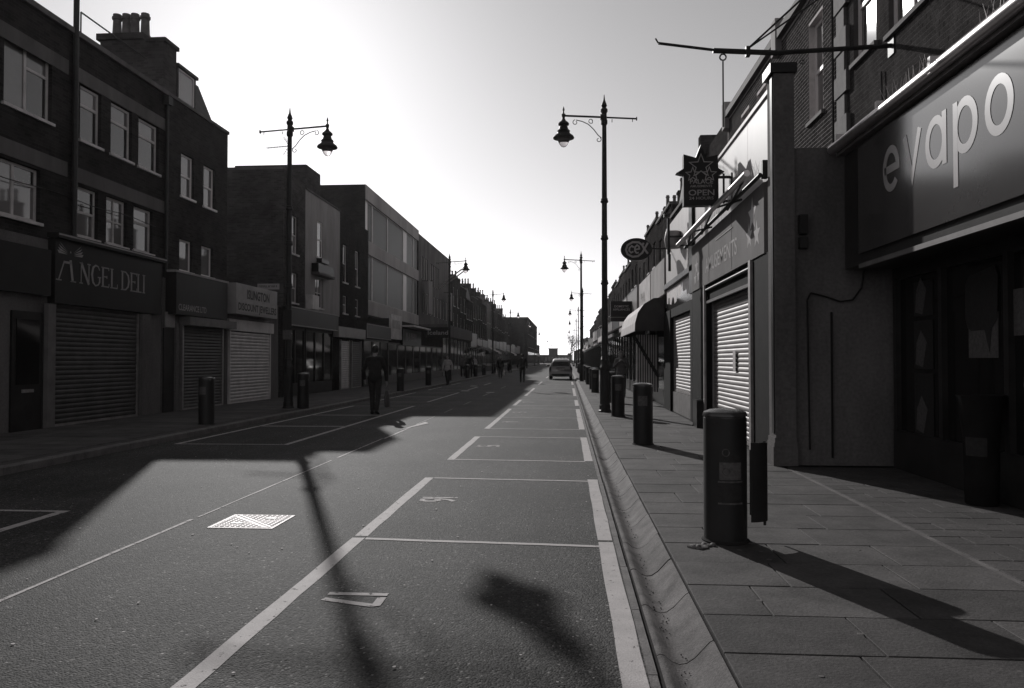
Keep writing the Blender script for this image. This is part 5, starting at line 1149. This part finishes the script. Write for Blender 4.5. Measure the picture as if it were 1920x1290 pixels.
# ================================================================ car (rear view hatchback)
C = thing('parked_car', 'silver hatchback car parked by the sunny kerb, seen from behind', 'car', (-.48, 54.9, 0))
Lc = 3.95
st = [ # y, half width at sill, at waist, z floor, z waist, deck
 (0.00,.60,.70,.42,.86),(0.05,.74,.80,.30,.90),(.35,.81,.84,.24,.93),(1.2,.83,.845,.2,.93),(2.4,.83,.845,.2,.92),(3.1,.81,.83,.22,.86),(3.65,.76,.78,.26,.74),(3.9,.62,.66,.34,.62),(3.95,.52,.56,.40,.56)]
mb = MB(); pr = []
for (y, ws, ww, zf, zw) in st:
    ring_ = [(-ws*.92,zf),(-ws,zf+.06),(-ww,(zf+zw)/2+.05),(-ww*.985,zw-.06),(-ww*.93,zw),(0,zw+.015),(ww*.93,zw),(ww*.985,zw-.06),(ww,(zf+zw)/2+.05),(ws,zf+.06),(ws*.92,zf),(0,zf-.02)]
    mb.v += [(x, y, z) for x, z in ring_]
k = 12; mb.f = [(i*k+j, i*k+(j+1) % k, (i+1)*k+(j+1) % k, (i+1)*k+j) for i in range(len(st)-1) for j in range(k)]+[tuple(range(k-1,-1,-1)), tuple(range((len(st)-1)*k, len(st)*k))]
bd = put('body', mb.mesh('body', (0,0,0), True, R(40)), M['car'], C)
cab = [(.12,.70,.90,.66,.93),(.22,.74,.93,.62,1.30),(.42,.76,.93,.60,1.44),(1.2,.77,.93,.62,1.49),(1.9,.77,.92,.61,1.46),(2.35,.76,.92,.58,1.30),(2.95,.72,.86,.62,.90)]
mb = MB()
for (y, wb, zb, wt, zt) in [(a,b,c,d-.07,e) for a,b,c,d,e in cab]: mb.v += [(-wb,y,zb),(-wt-.02,y,zt-.06),(-wt+.08,y,zt),(wt-.08,y,zt),(wt+.02,y,zt-.06),(wb,y,zb)]
k = 6; mb.f = [(i*k+j, i*k+j+1, (i+1)*k+j+1, (i+1)*k+j) for i in range(len(cab)-1) for j in range(k-1)]+[tuple(range(k-1,-1,-1)), tuple(range((len(cab)-1)*k, len(cab)*k))]
put('cabin', mb.mesh('cabin', (0,0,0), True, R(35)), M['car'], C)
mb = MB(); mb.add([(-.60,.105,.955),(.60,.105,.955),(.49,.205,1.29),(-.49,.205,1.29)], [(0,1,2,3)]); mb.add([(-.60,.125,.955),(.60,.125,.955),(.53,.225,1.29),(-.53,.225,1.29)], [(3,2,1,0)]); put('rear_window', mb.mesh('rear_window'), M['shopglass'], C)
for s_ in (-1, 1):
    mb = MB(); mb.add([(s_*.785,.45,.96),(s_*.785,2.6,.95),(s_*.61,2.2,1.33),(s_*.60,.6,1.37)], [(0,1,2,3) if s_ > 0 else (3,2,1,0)]); put('side_window', mb.mesh('side_window'), M['shopglass'], C)
    put('tail_lamp', MB().prism([(0,0),(.13,-.02),(.15,.2),(.06,.24),(.0,.14)], ((s_*.80,.03,.72),(-s_,0,0),(0,0,1),(0,-1,0)), -.05, .03).mesh('tail_lamp'), M['tail'], C)
    put('door_mirror', MB().ell((s_*.93,2.35,1.0), .10, .06, .07).mesh('door_mirror', (0,0,0), True), M['car'], C)
    for yw in (.62, 3.1):
        tb = MB(); t2 = MB().lathe([(.20,-.10),(.30,-.10),(.315,-.06),(.315,.06),(.30,.10),(.20,.10)], n=28); tb.add([(s_*.72+v[2], yw+v[0], .315+v[1]) for v in t2.v], t2.f)
        wh = put('wheel', tb.mesh('wheel', (0,0,0), True, R(40)), M['rubber'], C)
        t3 = MB().lathe([(.20,-.06),(.20,.07),(.06,.05)], n=20); put('rim', MB().add([(s_*.735+v[2]*s_, yw+v[0], .315+v[1]) for v in t3.v], t3.f).mesh('rim'), M['metal_dull'], wh)
put('rear_bumper', MB().prism([(-.80,.30),(.80,.30),(.82,.52),(.70,.60),(-.70,.60),(-.82,.52)], ((0,.0,0),(1,0,0),(0,0,1),(0,-1,0)), -.14, .07).mesh('rear_bumper'), M['car'], C)
put('bumper_insert', MB().box(-.62,.62,-.085,-.07,.30,.42).mesh('bumper_insert'), M['plastic'], C)
put('number_plate', MB().box(-.26,.26,-.035,-.02,.70,.81).mesh('number_plate'), M['plate'], C)
put('tailgate_handle', MB().box(-.30,.30,-.045,-.0,.83,.87).mesh('tailgate_handle'), M['plastic'], C)
put('exhaust', MB().tube((.5,-.09,.27),(.5,.3,.27),.03).mesh('exhaust'), M['metal_dull'], C)
put('aerial', MB().tube((0,.6,1.46),(0,.35,1.62),.006,n=5).mesh('aerial'), M['plastic'], C)
put('rear_wiper', MB().box(-.02,.36,.10,.115,.985,1.0).mesh('rear_wiper'), M['plastic'], C)

# distances above were read along the camera's axis, which is turned 4.1 deg from the street: put things back on the street's axis
for o in list(S.objects):
    if o.parent is None and o.get('category') and o.get('kind') is None and o.name.split('.')[0] not in ('manhole_cover', 'mortar_lump'):
        x = o.location.x; o.location.y += -.75 if x < -9 else (.24 if x > 2.4 or o.name in ('star_sign', 'oval_sign', 'appliance_sign') else .0715*x)
# ================================================================ thin haze, added partly to give a veil of sun glare
HZ = bpy.data.materials.new('thin_haze_and_glare'); HZ.use_nodes = True; t = HZ.node_tree
t.nodes.remove(t.nodes['Principled BSDF']); pv = t.nodes.new('ShaderNodeVolumePrincipled')
pv.inputs['Color'].default_value = (.96, .95, .96, 1); pv.inputs['Density'].default_value = .0001; pv.inputs['Anisotropy'].default_value = .55
t.links.new(pv.outputs[0], t.nodes['Material Output'].inputs['Volume'])
hb = build(MB().box(-60, 60, -30, END+40, -1.5, 16), 'haze', HZ); tag(hb, 'thin pale haze filling the street, partly added as sun glare', 'haze', kind='stuff')
